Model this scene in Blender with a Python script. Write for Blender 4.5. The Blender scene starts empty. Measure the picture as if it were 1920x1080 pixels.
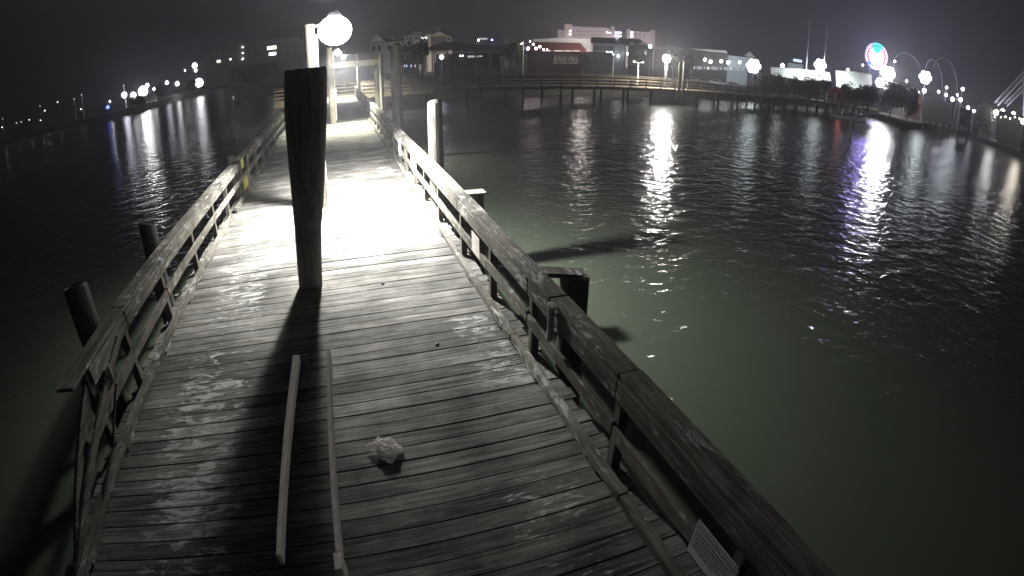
import bpy, bmesh, math, random
from mathutils import Vector, Matrix, noise
R = math.radians
rnd = random.Random(7)
sc = bpy.context.scene
COL = sc.collection

# ------------------------------------------------------------------ camera
EYE = 3.3                                   # metres above the pier deck (deck top is z = 0)
FOC, PITCH, ROLL, YAW = 976.2, R(25.5), R(0.44), R(19.18)   # equidistant webcam lens, focal length in 1920-wide pixels
cy_, sy_, cp_, sp_ = math.cos(YAW), math.sin(YAW), math.cos(PITCH), math.sin(PITCH)
R0 = Vector((cy_, -sy_, 0)); U0 = Vector((sy_*sp_, cy_*sp_, cp_)); FW = Vector((sy_*cp_, cy_*cp_, -sp_))
RX = math.cos(ROLL)*R0 + math.sin(ROLL)*U0
UX = -math.sin(ROLL)*R0 + math.cos(ROLL)*U0
cam = bpy.data.cameras.new('camera')
cam.type = 'PANO'
cam.sensor_width = 36.0
cam.panorama_type = 'FISHEYE_LENS_POLYNOMIAL'
cam.fisheye_fov = R(180)
cam.fisheye_polynomial_k0 = 0.0
cam.fisheye_polynomial_k1 = -(1920/36.0)/FOC
cam.fisheye_polynomial_k2 = 0.0
cam.fisheye_polynomial_k3 = 0.0
cam.fisheye_polynomial_k4 = 0.0
cam.clip_start = 0.05; cam.clip_end = 6000
camo = bpy.data.objects.new('camera', cam); COL.objects.link(camo)
m3 = Matrix((RX, UX, -FW)).transposed()
camo.matrix_world = Matrix.Translation((0, 0, EYE)) @ m3.to_4x4()
sc.camera = camo

# ------------------------------------------------------------------ world: night sky with the town's glow
w = bpy.data.worlds.new('World'); sc.world = w; w.use_nodes = True
nt = w.node_tree; nt.nodes.clear()
N = nt.nodes.new; L = nt.links.new
out = N('ShaderNodeOutputWorld'); bg = N('ShaderNodeBackground'); sky = N('ShaderNodeTexSky')
sky.sky_type = 'NISHITA'; sky.sun_disc = False; sky.sun_elevation = R(-4); sky.sun_rotation = R(250)
bg.inputs['Strength'].default_value = 1.0
skm = N('ShaderNodeVectorMath'); skm.operation = 'SCALE'; skm.inputs['Scale'].default_value = 0.006
L(sky.outputs[0], skm.inputs[0])
geo = N('ShaderNodeNewGeometry'); sep = N('ShaderNodeSeparateXYZ')
tc = N('ShaderNodeTexCoord'); L(tc.outputs['Generated'], sep.inputs[0])
def wmath(op, a, b=None, c=None):
    n = N('ShaderNodeMath'); n.operation = op
    for i, v in enumerate((a, b, c)):
        if v is None: continue
        if isinstance(v, (int, float)): n.inputs[i].default_value = v
        else: L(v, n.inputs[i])
    return n.outputs[0]
# glow falls off with height and away from the town's direction
az_dot = wmath('ADD', wmath('MULTIPLY', sep.outputs['X'], math.sin(R(24))), wmath('MULTIPLY', sep.outputs['Y'], math.cos(R(24))))
azf = wmath('POWER', wmath('MAXIMUM', az_dot, 0.0), 2.6)
el = wmath('POWER', 2.718, wmath('MULTIPLY', wmath('ABSOLUTE', sep.outputs['Z']), -5.5))
glow = wmath('MULTIPLY', azf, el)
gl = N('ShaderNodeVectorMath'); gl.operation = 'SCALE'; gl.inputs[0].default_value = (0.014, 0.0125, 0.018); L(glow, gl.inputs['Scale'])
ad = N('ShaderNodeVectorMath'); ad.operation = 'ADD'; L(skm.outputs[0], ad.inputs[0]); L(gl.outputs[0], ad.inputs[1])
ad2 = N('ShaderNodeVectorMath'); ad2.operation = 'ADD'; L(ad.outputs[0], ad2.inputs[0]); ad2.inputs[1].default_value = (0.0028, 0.0029, 0.0038)
L(ad2.outputs[0], bg.inputs['Color']); L(bg.outputs[0], out.inputs['Surface'])

sc.view_settings.view_transform = 'Standard'
sc.view_settings.look = 'None'
sc.view_settings.exposure = 0.0
sc.view_settings.gamma = 1.0
sc.render.engine = 'CYCLES'
cyc = sc.cycles
cyc.max_bounces = 5; cyc.diffuse_bounces = 2; cyc.glossy_bounces = 3; cyc.volume_bounces = 0
cyc.transmission_bounces = 2
cyc.sample_clamp_indirect = 2.0; cyc.sample_clamp_direct = 0.0
cyc.caustics_reflective = False; cyc.caustics_refractive = False
cyc.use_denoising = True
try: cyc.denoiser = 'OPENIMAGEDENOISE'
except Exception: pass
cyc.use_adaptive_sampling = True; cyc.adaptive_threshold = 0.015

# ------------------------------------------------------------------ pixel -> place helpers (1920 x 1080 photograph pixels)
EYEV = Vector((0, 0, EYE))
def ray(x, y):
    u, v = x-960, 540-y
    r = math.hypot(u, v)
    if r < 1e-6: return FW.copy()
    t = r/FOC
    return (RX*(u/r) + UX*(v/r))*math.sin(t) + FW*math.cos(t)
def onz(x, y, z):
    d = ray(x, y); return EYEV + d*((z-EYE)/d.z)
def atd(x, y, D):
    d = ray(x, y); return EYEV + d*(D/math.hypot(d.x, d.y))
class Facade:
    """A frame on the ground at horizontal distance D in the direction of column x; local +Y points away from the eye."""
    def __init__(s, x, y, D, ground=None, turn=0.0):
        d = ray(x, y); h = math.hypot(d.x, d.y)
        s.o = Vector((d.x/h*D, d.y/h*D, LAND if ground is None else ground))
        a = math.atan2(-d.x, d.y) + turn
        s.rot = a
        s.ex = Vector((math.cos(a), math.sin(a), 0)); s.ey = Vector((-math.sin(a), math.cos(a), 0))
    def p(s, x, y, dep=0.0):
        d = ray(x, y); o = s.o + s.ey*dep
        t = (o-EYEV).dot(s.ey)/d.dot(s.ey)
        q = EYEV + d*t - s.o
        return q.dot(s.ex), q.z
LAND = -0.7
WATER = -2.0

# ------------------------------------------------------------------ materials
MATS = {}
def newmat(name):
    m = bpy.data.materials.new(name); m.use_nodes = True
    m.node_tree.nodes.clear(); MATS[name] = m
    return m, m.node_tree.nodes.new, m.node_tree.links.new
def plain(name, col, rough=0.7, metal=0.0, var=0.25, scale=3.0, spec=0.3):
    m, n, l = newmat(name)
    o = n('ShaderNodeOutputMaterial'); b = n('ShaderNodeBsdfPrincipled'); t = n('ShaderNodeTexCoord')
    z = n('ShaderNodeTexNoise'); z.inputs['Scale'].default_value = scale; z.inputs['Detail'].default_value = 6
    mp = n('ShaderNodeMapRange'); mp.inputs['To Min'].default_value = 1-var; mp.inputs['To Max'].default_value = 1+var
    vm = n('ShaderNodeVectorMath'); vm.operation = 'SCALE'; vm.inputs[0].default_value = col
    l(t.outputs['Object'], z.inputs['Vector']); l(z.outputs['Fac'], mp.inputs['Value']); l(mp.outputs[0], vm.inputs['Scale'])
    l(vm.outputs[0], b.inputs['Base Color']); b.inputs['Roughness'].default_value = rough; b.inputs['Metallic'].default_value = metal
    b.inputs['Specular IOR Level'].default_value = spec
    l(b.outputs[0], o.inputs['Surface'])
    return m
def glowing(name, col, s):
    m, n, l = newmat(name)
    o = n('ShaderNodeOutputMaterial'); e = n('ShaderNodeEmission')
    e.inputs['Color'].default_value = (*col, 1); e.inputs['Strength'].default_value = s
    l(e.outputs[0], o.inputs['Surface'])
    return m
def wood(name, dark, light, axis, along=1.3, across=22.0, island=0.35, drops=0.0, bands=None, rough=0.85, bump=0.5):
    """Weathered timber: grain stretched along one axis, every board with its own tone, optional white bird droppings."""
    m, n, l = newmat(name)
    o = n('ShaderNodeOutputMaterial'); b = n('ShaderNodeBsdfPrincipled'); t = n('ShaderNodeTexCoord'); g = n('ShaderNodeNewGeometry')
    sh = n('ShaderNodeVectorMath'); sh.operation = 'SCALE'; sh.inputs[0].default_value = (31.7, 47.3, 19.9)
    l(g.outputs['Random Per Island'], sh.inputs['Scale'])
    ad = n('ShaderNodeVectorMath'); ad.operation = 'ADD'; l(t.outputs['Object'], ad.inputs[0]); l(sh.outputs[0], ad.inputs[1])
    mp = n('ShaderNodeMapping'); sca = [across]*3; sca[axis] = along
    mp.inputs['Scale'].default_value = sca; l(ad.outputs[0], mp.inputs['Vector'])
    z1 = n('ShaderNodeTexNoise'); z1.inputs['Scale'].default_value = 1.0; z1.inputs['Detail'].default_value = 8; z1.inputs['Roughness'].default_value = 0.68
    z1.inputs['Distortion'].default_value = 0.6
    l(mp.outputs[0], z1.inputs['Vector'])
    mp2 = n('ShaderNodeMapping'); sca2 = [across*3.2]*3; sca2[axis] = along*1.6
    mp2.inputs['Scale'].default_value = sca2; l(ad.outputs[0], mp2.inputs['Vector'])
    z2 = n('ShaderNodeTexNoise'); z2.inputs['Scale'].default_value = 1.0; z2.inputs['Detail'].default_value = 5
    l(mp2.outputs[0], z2.inputs['Vector'])
    z3 = n('ShaderNodeTexNoise'); z3.inputs['Scale'].default_value = 1.7; z3.inputs['Detail'].default_value = 4
    l(t.outputs['Object'], z3.inputs['Vector'])
    def mth(op, a, c=None, d=None):
        k = n('ShaderNodeMath'); k.operation = op
        for i, v in enumerate((a, c, d)):
            if v is None: continue
            if isinstance(v, (int, float)): k.inputs[i].default_value = v
            else: l(v, k.inputs[i])
        return k.outputs[0]
    f = mth('ADD', mth('MULTIPLY', z1.outputs['Fac'], 0.58), mth('ADD', mth('MULTIPLY', z2.outputs['Fac'], 0.36), mth('MULTIPLY', z3.outputs['Fac'], 0.28)))
    cr = n('ShaderNodeValToRGB'); e = cr.color_ramp.elements
    e[0].position = 0.46; e[0].color = (*dark, 1); e[1].position = 0.76; e[1].color = (*light, 1)
    mid = cr.color_ramp.elements.new(0.60); mid.color = (*[d*0.55+q*0.45 for d, q in zip(dark, light)], 1)
    l(f, cr.inputs[0])
    tone = mth('MULTIPLY_ADD', g.outputs['Random Per Island'], island*2, 1-island)
    vs = n('ShaderNodeVectorMath'); vs.operation = 'SCALE'; l(cr.outputs[0], vs.inputs[0]); l(tone, vs.inputs['Scale'])
    hue = n('ShaderNodeMix'); hue.data_type = 'RGBA'; hue.blend_type = 'MULTIPLY'
    rr_ = n('ShaderNodeMath'); rr_.operation = 'FRACT'; l(mth('MULTIPLY', g.outputs['Random Per Island'], 7.31), rr_.inputs[0])
    l(mth('MULTIPLY', rr_.outputs[0], 0.4), hue.inputs['Factor']); l(vs.outputs[0], hue.inputs[6]); hue.inputs[7].default_value = (1.0, 0.93, 0.84, 1)
    colr = hue.outputs[2]
    if drops > 0:
        mpw = n('ShaderNodeMapping'); sw = [11.0]*3; sw[axis] = 1.5; mpw.inputs['Scale'].default_value = sw; l(ad.outputs[0], mpw.inputs['Vector'])
        zw = n('ShaderNodeTexNoise'); zw.inputs['Scale'].default_value = 1.0; zw.inputs['Detail'].default_value = 7; zw.inputs['Roughness'].default_value = 0.7; zw.inputs['Distortion'].default_value = 1.2
        l(mpw.outputs[0], zw.inputs['Vector'])
        wr = n('ShaderNodeMapRange'); wr.inputs['From Min'].default_value = 0.55; wr.inputs['From Max'].default_value = 0.78; wr.inputs['To Max'].default_value = 0.55
        l(zw.outputs['Fac'], wr.inputs['Value'])
        mw = n('ShaderNodeMix'); mw.data_type = 'RGBA'; l(wr.outputs[0], mw.inputs['Factor']); l(colr, mw.inputs[6]); mw.inputs[7].default_value = (0.50, 0.49, 0.46, 1)
        dk = n('ShaderNodeMapRange'); dk.inputs['From Min'].default_value = 0.30; dk.inputs['From Max'].default_value = 0.44; dk.inputs['To Min'].default_value = 0.45; dk.inputs['To Max'].default_value = 1.0
        l(zw.outputs['Fac'], dk.inputs['Value'])
        ds = n('ShaderNodeVectorMath'); ds.operation = 'SCALE'; l(mw.outputs[2], ds.inputs[0]); l(dk.outputs[0], ds.inputs['Scale'])
        # damp, dirty blotches of their own shape
        zb = n('ShaderNodeTexNoise'); zb.inputs['Scale'].default_value = 0.9; zb.inputs['Detail'].default_value = 6; zb.inputs['Roughness'].default_value = 0.62; l(t.outputs['Object'], zb.inputs['Vector'])
        br = n('ShaderNodeMapRange'); br.inputs['From Min'].default_value = 0.38; br.inputs['From Max'].default_value = 0.58; br.inputs['To Min'].default_value = 0.55; br.inputs['To Max'].default_value = 1.08
        l(zb.outputs['Fac'], br.inputs['Value'])
        db = n('ShaderNodeVectorMath'); db.operation = 'SCALE'; l(ds.outputs[0], db.inputs[0]); l(br.outputs[0], db.inputs['Scale'])
        colr = db.outputs[0]
        sx = n('ShaderNodeSeparateXYZ'); l(t.outputs['Object'], sx.inputs[0])
        mpd = n('ShaderNodeMapping'); sd = [9.0]*3; sd[axis] = 3.4; mpd.inputs['Scale'].default_value = sd; l(t.outputs['Object'], mpd.inputs['Vector'])
        zd = n('ShaderNodeTexNoise'); zd.inputs['Scale'].default_value = 1.0; zd.inputs['Detail'].default_value = 6; zd.inputs['Roughness'].default_value = 0.72
        zd.inputs['Distortion'].default_value = 0.9
        l(mpd.outputs[0], zd.inputs['Vector'])
        zl = n('ShaderNodeTexNoise'); zl.inputs['Scale'].default_value = 0.75; zl.inputs['Detail'].default_value = 2; l(t.outputs['Object'], zl.inputs['Vector'])
        v = mth('ADD', zd.outputs['Fac'], mth('MULTIPLY', mth('SUBTRACT', zl.outputs['Fac'], 0.5), 0.45))
        if bands:
            tot = None
            for cx, wd, y0, y1 in bands:
                bx = mth('SUBTRACT', 1.0, mth('MINIMUM', mth('DIVIDE', mth('ABSOLUTE', mth('SUBTRACT', sx.outputs['X'], cx)), wd), 1.0))
                yc, yw = (y0+y1)/2, (y1-y0)/2
                by = mth('SUBTRACT', 1.0, mth('MINIMUM', mth('DIVIDE', mth('ABSOLUTE', mth('SUBTRACT', sx.outputs['Y'], yc)), yw), 1.0))
                q = mth('MULTIPLY', mth('MINIMUM', mth('MULTIPLY', bx, 1.8), 1.0), mth('MINIMUM', mth('MULTIPLY', by, 3.0), 1.0))
                tot = q if tot is None else mth('MAXIMUM', tot, q)
            v = mth('ADD', v, mth('MULTIPLY', mth('SUBTRACT', tot, 1.0), 0.22))
        # the grain breaks the stains into ragged streaks
        v = mth('ADD', v, mth('MULTIPLY', mth('SUBTRACT', z2.outputs['Fac'], 0.5), 0.22))
        mr = n('ShaderNodeMapRange'); mr.inputs['From Min'].default_value = 0.615-drops*0.1; mr.inputs['From Max'].default_value = 0.73-drops*0.1
        mr.inputs['To Max'].default_value = 0.85; l(v, mr.inputs['Value'])
        mx = n('ShaderNodeMix'); mx.data_type = 'RGBA'; l(mr.outputs[0], mx.inputs['Factor']); l(colr, mx.inputs[6]); mx.inputs[7].default_value = (0.62, 0.62, 0.60, 1)
        colr = mx.outputs[2]
    l(colr, b.inputs['Base Color']); b.inputs['Roughness'].default_value = rough; b.inputs['Specular IOR Level'].default_value = 0.25
    bp = n('ShaderNodeBump'); bp.inputs['Strength'].default_value = bump; bp.inputs['Distance'].default_value = 0.012; l(f, bp.inputs['Height'])
    l(bp.outputs[0], b.inputs['Normal']); l(b.outputs[0], o.inputs['Surface'])
    return m
def thin_plastic(name, col):
    m, n, l = newmat(name)
    o = n('ShaderNodeOutputMaterial'); d = n('ShaderNodeBsdfDiffuse'); tr = n('ShaderNodeBsdfTranslucent'); mx = n('ShaderNodeMixShader')
    t = n('ShaderNodeTexCoord'); z = n('ShaderNodeTexNoise'); z.inputs['Scale'].default_value = 14; z.inputs['Detail'].default_value = 5
    cr = n('ShaderNodeValToRGB'); cr.color_ramp.elements[0].position = 0.3; cr.color_ramp.elements[0].color = (*[c*0.7 for c in col], 1); cr.color_ramp.elements[1].position = 0.6; cr.color_ramp.elements[1].color = (*col, 1)
    l(t.outputs['Object'], z.inputs['Vector']); l(z.outputs['Fac'], cr.inputs[0])
    l(cr.outputs[0], d.inputs['Color']); l(cr.outputs[0], tr.inputs['Color']); mx.inputs[0].default_value = 0.55
    l(d.outputs[0], mx.inputs[1]); l(tr.outputs[0], mx.inputs[2]); l(mx.outputs[0], o.inputs['Surface']); return m
def leafmat(name, c1, c2):
    m, n, l = newmat(name)
    o = n('ShaderNodeOutputMaterial'); b = n('ShaderNodeBsdfPrincipled'); g = n('ShaderNodeNewGeometry'); cr = n('ShaderNodeValToRGB')
    cr.color_ramp.elements[0].color = (*c1, 1); cr.color_ramp.elements[1].color = (*c2, 1)
    l(g.outputs['Random Per Island'], cr.inputs[0]); l(cr.outputs[0], b.inputs['Base Color']); b.inputs['Roughness'].default_value = 0.6
    l(b.outputs[0], o.inputs['Surface']); return m

M = dict(
    deck=wood('deck_wood', (0.030, 0.029, 0.026), (0.33, 0.325, 0.30), 0, 1.1, 20, 0.36, 1.0,
              [(-1.85, 0.75, 0.5, 12), (1.25, 0.7, 0.3, 3.2), (1.45, 0.45, 4.0, 6.2), (1.35, 0.4, 14.5, 17.5)], bump=0.7),
    rail=wood('rail_wood', (0.034, 0.032, 0.027), (0.27, 0.26, 0.225), 1, 1.2, 24, 0.28, 0.6, bump=0.6),
    post=wood('post_wood', (0.045, 0.042, 0.034), (0.23, 0.22, 0.185), 2, 1.4, 24, 0.25, bump=0.5),
    pile=wood('pile_wood', (0.045, 0.042, 0.032), (0.22, 0.21, 0.175), 2, 0.9, 16, 0.2, bump=0.6),
    darkpile=wood('dark_pile_wood', (0.06, 0.057, 0.05), (0.17, 0.165, 0.15), 2, 0.9, 16, 0.2, bump=0.4),
    greypile=wood('grey_weathered_pile_wood', (0.045, 0.045, 0.044), (0.16, 0.16, 0.157), 2, 0.9, 15, 0.1, bump=0.7),
    far_wood=wood('far_boardwalk_wood', (0.09, 0.072, 0.048), (0.30, 0.25, 0.175), 0, 0.8, 8, 0.25, bump=0.0),
    lumber=wood('new_lumber', (0.50, 0.47, 0.42), (0.86, 0.83, 0.77), 1, 1.6, 60, 0.1, bump=0.15),
    pvc=thin_plastic('white_pvc', (0.84, 0.82, 0.78)),
    black=plain('black_pipe', (0.03, 0.03, 0.032), 0.5),
    metal=plain('galvanised_metal', (0.35, 0.35, 0.36), 0.45, 0.8),
    greymetal=plain('grey_lamp_metal', (0.3, 0.3, 0.3), 0.5, 0.3),
    yellow=plain('yellow_paint', (0.55, 0.54, 0.10), 0.5, var=0.2, scale=9),
    white=plain('white_paint', (0.72, 0.72, 0.70), 0.6, var=0.1, scale=1.2),
    cream=plain('cream_wall', (0.55, 0.52, 0.47), 0.8, var=0.12, scale=0.6),
    pink=plain('pinkish_stucco', (0.50, 0.44, 0.43), 0.8, var=0.1, scale=0.3),
    bluegrey=plain('blue_grey_siding', (0.30, 0.33, 0.36), 0.7, var=0.12, scale=0.6),
    greyroof=plain('grey_shingles', (0.13, 0.13, 0.135), 0.85, var=0.25, scale=1.5),
    darkroof=plain('dark_shingles', (0.05, 0.05, 0.055), 0.85, var=0.25, scale=1.5),
    maroon=plain('maroon_roof', (0.17, 0.06, 0.05), 0.8, var=0.2, scale=1.2),
    redwall=plain('red_wall', (0.040, 0.019, 0.017), 0.8, var=0.2, scale=1.2),
    brown=plain('brown_wall', (0.17, 0.13, 0.11), 0.8, var=0.2, scale=0.8),
    darkwall=plain('dark_wall', (0.07, 0.07, 0.07), 0.8, var=0.2, scale=1.0),
    glass=plain('dark_window_glass', (0.03, 0.035, 0.04), 0.15, var=0.1, spec=0.5),
    concrete=plain('grey_concrete', (0.36, 0.36, 0.35), 0.85, var=0.2, scale=0.5),
    land=plain('sandy_ground', (0.07, 0.062, 0.05), 0.9, var=0.3, scale=0.15),
    redcloth=plain('red_canvas', (0.55, 0.04, 0.04), 0.8, var=0.1),
    bark=plain('bark', (0.09, 0.07, 0.055), 0.9, var=0.3, scale=4),
    leaf=leafmat('dark_leaves', (0.03, 0.045, 0.02), (0.09, 0.11, 0.05)),
    leafred=leafmat('reddish_leaves', (0.07, 0.045, 0.035), (0.16, 0.10, 0.075)),  # red light falling on the bushes is put into the leaf colour
    ink=plain('black_ink', (0.03, 0.028, 0.03), 0.6, var=0.05),
    signw=plain('sign_white', (0.80, 0.77, 0.76), 0.5, var=0.12, scale=6),
    track=plain('coaster_track_paint', (0.55, 0.52, 0.58), 0.5, var=0.1),
)

# ------------------------------------------------------------------ mesh helpers
class MB:
    def __init__(s): s.bm = bmesh.new()
    def hexa(s, pts):
        v = [s.bm.verts.new(p) for p in pts]
        for f in ((0, 3, 2, 1), (4, 5, 6, 7), (0, 1, 5, 4), (1, 2, 6, 5), (2, 3, 7, 6), (3, 0, 4, 7)):
            s.bm.faces.new([v[i] for i in f])
        return s
    def box(s, x0, x1, y0, y1, z0, z1):
        return s.hexa([(x0, y0, z0), (x1, y0, z0), (x1, y1, z0), (x0, y1, z0), (x0, y0, z1), (x1, y0, z1), (x1, y1, z1), (x0, y1, z1)])
    def bar(s, a, b, w, h, up=(0, 0, 1)):
        a, b = Vector(a), Vector(b); d = (b-a).normalized(); u = Vector(up)
        if abs(d.dot(u)) > 0.99: u = Vector((0, 1, 0))
        r = d.cross(u).normalized(); u = r.cross(d)
        r *= w/2; u *= h/2
        return s.hexa([a-r-u, a+r-u, b+r-u, b-r-u, a-r+u, a+r+u, b+r+u, b-r+u])
    def tube(s, pts, rs, n=10, cap=True):
        pts = [Vector(p) for p in pts]
        if isinstance(rs, (int, float)): rs = [rs]*len(pts)
        rings = []; ref = None
        for i, p in enumerate(pts):
            d = (pts[min(i+1, len(pts)-1)]-pts[max(i-1, 0)]).normalized()
            if ref is None: ref = Vector((1, 0, 0)) if abs(d.x) < 0.9 else Vector((0, 1, 0))
            u = (ref - d*ref.dot(d)).normalized(); v = d.cross(u); ref = u
            rings.append([s.bm.verts.new(p+(u*math.cos(2*math.pi*k/n)+v*math.sin(2*math.pi*k/n))*rs[i]) for k in range(n)])
        for A, B in zip(rings, rings[1:]):
            for k in range(n): s.bm.faces.new((A[k], A[(k+1) % n], B[(k+1) % n], B[k]))
        if cap:
            s.bm.faces.new(rings[0][::-1]); s.bm.faces.new(rings[-1])
        return s
    def prism(s, poly, y0, y1):
        """polygon in (x, z) pushed from y0 to y1"""
        A = [s.bm.verts.new((x, y0, z)) for x, z in poly]; B = [s.bm.verts.new((x, y1, z)) for x, z in poly]
        n = len(poly)
        s.bm.faces.new(A); s.bm.faces.new(B[::-1])
        for k in range(n): s.bm.faces.new((A[k], B[k], B[(k+1) % n], A[(k+1) % n]))
        return s
    def ball(s, c, r, sub=1, sq=1.0):
        q = bmesh.ops.create_icosphere(s.bm, subdivisions=sub, radius=r)
        for v in q['verts']: v.co = Vector((v.co.x, v.co.y, v.co.z*sq))+Vector(c)
        return s
    def roof(s, x0, x1, y0, y1, z0, z1, hip=0.0, over=0.3):
        """ridge along x; hip > 0 draws the ridge ends in"""
        x0 -= over; x1 += over; y0 -= over; y1 += over; ym = (y0+y1)/2
        v = [s.bm.verts.new(p) for p in ((x0, y0, z0), (x1, y0, z0), (x1, y1, z0), (x0, y1, z0), (x0+hip, ym, z1), (x1-hip, ym, z1))]
        for f in ((0, 1, 5, 4), (2, 3, 4, 5), (1, 2, 5), (3, 0, 4), (3, 2, 1, 0)): s.bm.faces.new([v[i] for i in f])
        return s
    def gable(s, x0, x1, y0, y1, z0, z1, over=0.3):
        """ridge along y, gable end towards the viewer"""
        x0 -= over; x1 += over; xm = (x0+x1)/2
        return s.prism([(x0, z0), (x1, z0), (xm, z1)], y0-over, y1+over)
    def build(s, name, m, parent=None, bevel=0.0, smooth=False):
        me = bpy.data.meshes.new(name)
        bmesh.ops.recalc_face_normals(s.bm, faces=s.bm.faces[:])
        s.bm.to_mesh(me); s.bm.free()
        me.materials.append(m)
        if smooth:
            for p in me.polygons: p.use_smooth = True
        o = bpy.data.objects.new(name, me); COL.objects.link(o)
        if parent: o.parent = parent
        if bevel:
            b = o.modifiers.new('bevel', 'BEVEL'); b.width = bevel; b.segments = 1; b.limit_method = 'ANGLE'
        return o
def tag(o, label, cat, group=None):
    o['label'] = label; o['category'] = cat
    if group: o['group'] = group
    return o
def thing(name, label, cat, loc=(0, 0, 0), rz=0.0, group=None):
    o = bpy.data.objects.new(name, None); o.empty_display_size = 0.2; COL.objects.link(o)
    o.location = loc; o.rotation_euler = (0, 0, rz)
    return tag(o, label, cat, group)
def struct(o): o['kind'] = 'structure'; return o
def fthing(F, name, label, cat, group=None): return thing(name, label, cat, F.o, F.rot, group)

# ================================================================== SETTING: water, land
def water():
    m, n, l = newmat('harbour_water')
    o = n('ShaderNodeOutputMaterial'); t = n('ShaderNodeTexCoord')
    z0 = n('ShaderNodeTexNoise'); z0.inputs['Scale'].default_value = 0.05; z0.inputs['Detail'].default_value = 3; l(t.outputs['Object'], z0.inputs['Vector'])
    cr = n('ShaderNodeValToRGB'); e = cr.color_ramp.elements
    e[0].position = 0.3; e[0].color = (0.042, 0.052, 0.037, 1); e[1].position = 0.7; e[1].color = (0.058, 0.069, 0.050, 1)
    l(z0.outputs['Fac'], cr.inputs[0])
    def wave(rot, sx, sy, det, dist):
        mp = n('ShaderNodeMapping'); mp.inputs['Rotation'].default_value = (0, 0, rot); mp.inputs['Scale'].default_value = (sx, sy, 1)
        l(t.outputs['Object'], mp.inputs['Vector'])
        z = n('ShaderNodeTexNoise'); z.inputs['Scale'].default_value = 1.0; z.inputs['Detail'].default_value = det; z.inputs['Roughness'].default_value = 0.5
        z.inputs['Distortion'].default_value = 0.4
        l(mp.outputs[0], z.inputs['Vector']); return z.outputs['Fac'], dist
    waves = [wave(R(-38), 0.85, 1.25, 2, 0.088), wave(R(-15), 2.3, 3.4, 2, 0.036), wave(R(-55), 4.0, 6.0, 2, 0.007)]
    tot = None
    for f, a in waves:
        k = n('ShaderNodeMath'); k.operation = 'MULTIPLY'; l(f, k.inputs[0]); k.inputs[1].default_value = a
        if tot is None: tot = k.outputs[0]
        else:
            q = n('ShaderNodeMath'); q.operation = 'ADD'; l(tot, q.inputs[0]); l(k.outputs[0], q.inputs[1]); tot = q.outputs[0]
    bp = n('ShaderNodeBump'); bp.inputs['Strength'].default_value = 1.0; bp.inputs['Distance'].default_value = 1.0; l(tot, bp.inputs['Height'])
    # murky water: light scattered back from below the surface (flat) under a rippled clear reflection
    df = n('ShaderNodeBsdfDiffuse'); l(cr.outputs[0], df.inputs['Color'])
    gs = n('ShaderNodeBsdfGlossy'); gs.inputs['Roughness'].default_value = 0.17; l(bp.outputs[0], gs.inputs['Normal'])
    fr = n('ShaderNodeFresnel'); fr.inputs['IOR'].default_value = 1.33; l(bp.outputs[0], fr.inputs['Normal'])
    mxs = n('ShaderNodeMixShader'); l(fr.outputs[0], mxs.inputs[0]); l(df.outputs[0], mxs.inputs[1]); l(gs.outputs[0], mxs.inputs[2])
    l(mxs.outputs[0], o.inputs['Surface'])
    bm = MB(); v = [bm.bm.verts.new((x, y, 0)) for x, y in ((-1250, -300), (1250, -300), (1250, 1250), (-1250, 1250))]; bm.bm.faces.new(v)
    ob = struct(bm.build('water', m)); ob.location.z = WATER
water()

shore = [onz(x, y, WATER) for x, y in ((150, 232), (208, 223), (255, 210), (300, 198), (375, 170), (430, 163))]
shore += [Vector((-40, 190, 0)), Vector((-10, 110, 0)), Vector((-6, 72, 0)), Vector((4, 64, 0))]
shore += [Vector((30, 67, 0)), Vector((60, 73, 0)), Vector((95, 79, 0)), Vector((128, 84, 0))]
shore += [onz(x, y, WATER) for x, y in ((1690, 240), (1735, 240), (1800, 252), (1860, 262), (1930, 278))]
far = [Vector((1100, 300, 0)), Vector((1100, 1100, 0)), Vector((-1100, 1100, 0)), Vector((-1100, 330, 0))]
bm = MB()
ring = shore + far
A = [bm.bm.verts.new((p.x, p.y, LAND)) for p in ring]; B = [bm.bm.verts.new((p.x, p.y, WATER-1.2)) for p in ring]
bm.bm.faces.new(A)
for k in range(len(ring)): bm.bm.faces.new((A[k], B[k], B[(k+1) % len(ring)], A[(k+1) % len(ring)]))
struct(bm.build('shore_land', M['land']))

# ================================================================== THE PIER
pier = thing('fishing_pier', 'weathered timber fishing pier deck running away from the camera over the water', 'pier', (0, 0, 0))
XL, XR = -2.98, 2.03                          # outer ends of the planks
def planks(y0, y1, z, name):
    b = MB(); y = y0; k = 0
    while y < y1:
        wd = 0.186+rnd.uniform(-0.004, 0.004)
        dz = rnd.uniform(-0.004, 0.004); tl = rnd.uniform(-0.003, 0.003); sk = rnd.uniform(-0.004, 0.004)
        xa, xb = XL+rnd.uniform(-0.03, 0.03), XR+rnd.uniform(-0.03, 0.03)
        t = z+dz
        b.hexa([(xa, y, t-0.04), (xb, y+sk, t-0.04), (xb, y+wd+sk, t-0.04), (xa, y+wd, t-0.04),
                (xa, y, t), (xb, y+sk, t+tl), (xb, y+wd+sk, t+tl), (xa, y+wd, t)])
        y += wd+rnd.uniform(0.005, 0.011); k += 1
    return b.build(name, M['deck'], pier, bevel=0.004)
planks(-1.2, 29.15, 0.0, 'deck_boards')
planks(29.3, 51.5, -0.09, 'deck_boards')
for x in (-2.80, -1.6, -0.45, 0.7, 1.85):
    MB().box(x-0.05, x+0.05, -1.2, 51.4, -0.34, -0.135).build('joist', M['darkpile'], pier)
for y in (1.0, 5.5, 10, 14.5, 19, 23.5, 28, 32.5, 37, 41.5, 46, 50.5):
    MB().box(-3.0, 2.05, y-0.12, y+0.12, -0.66, -0.345).build('cross_beam', M['darkpile'], pier)
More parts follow.
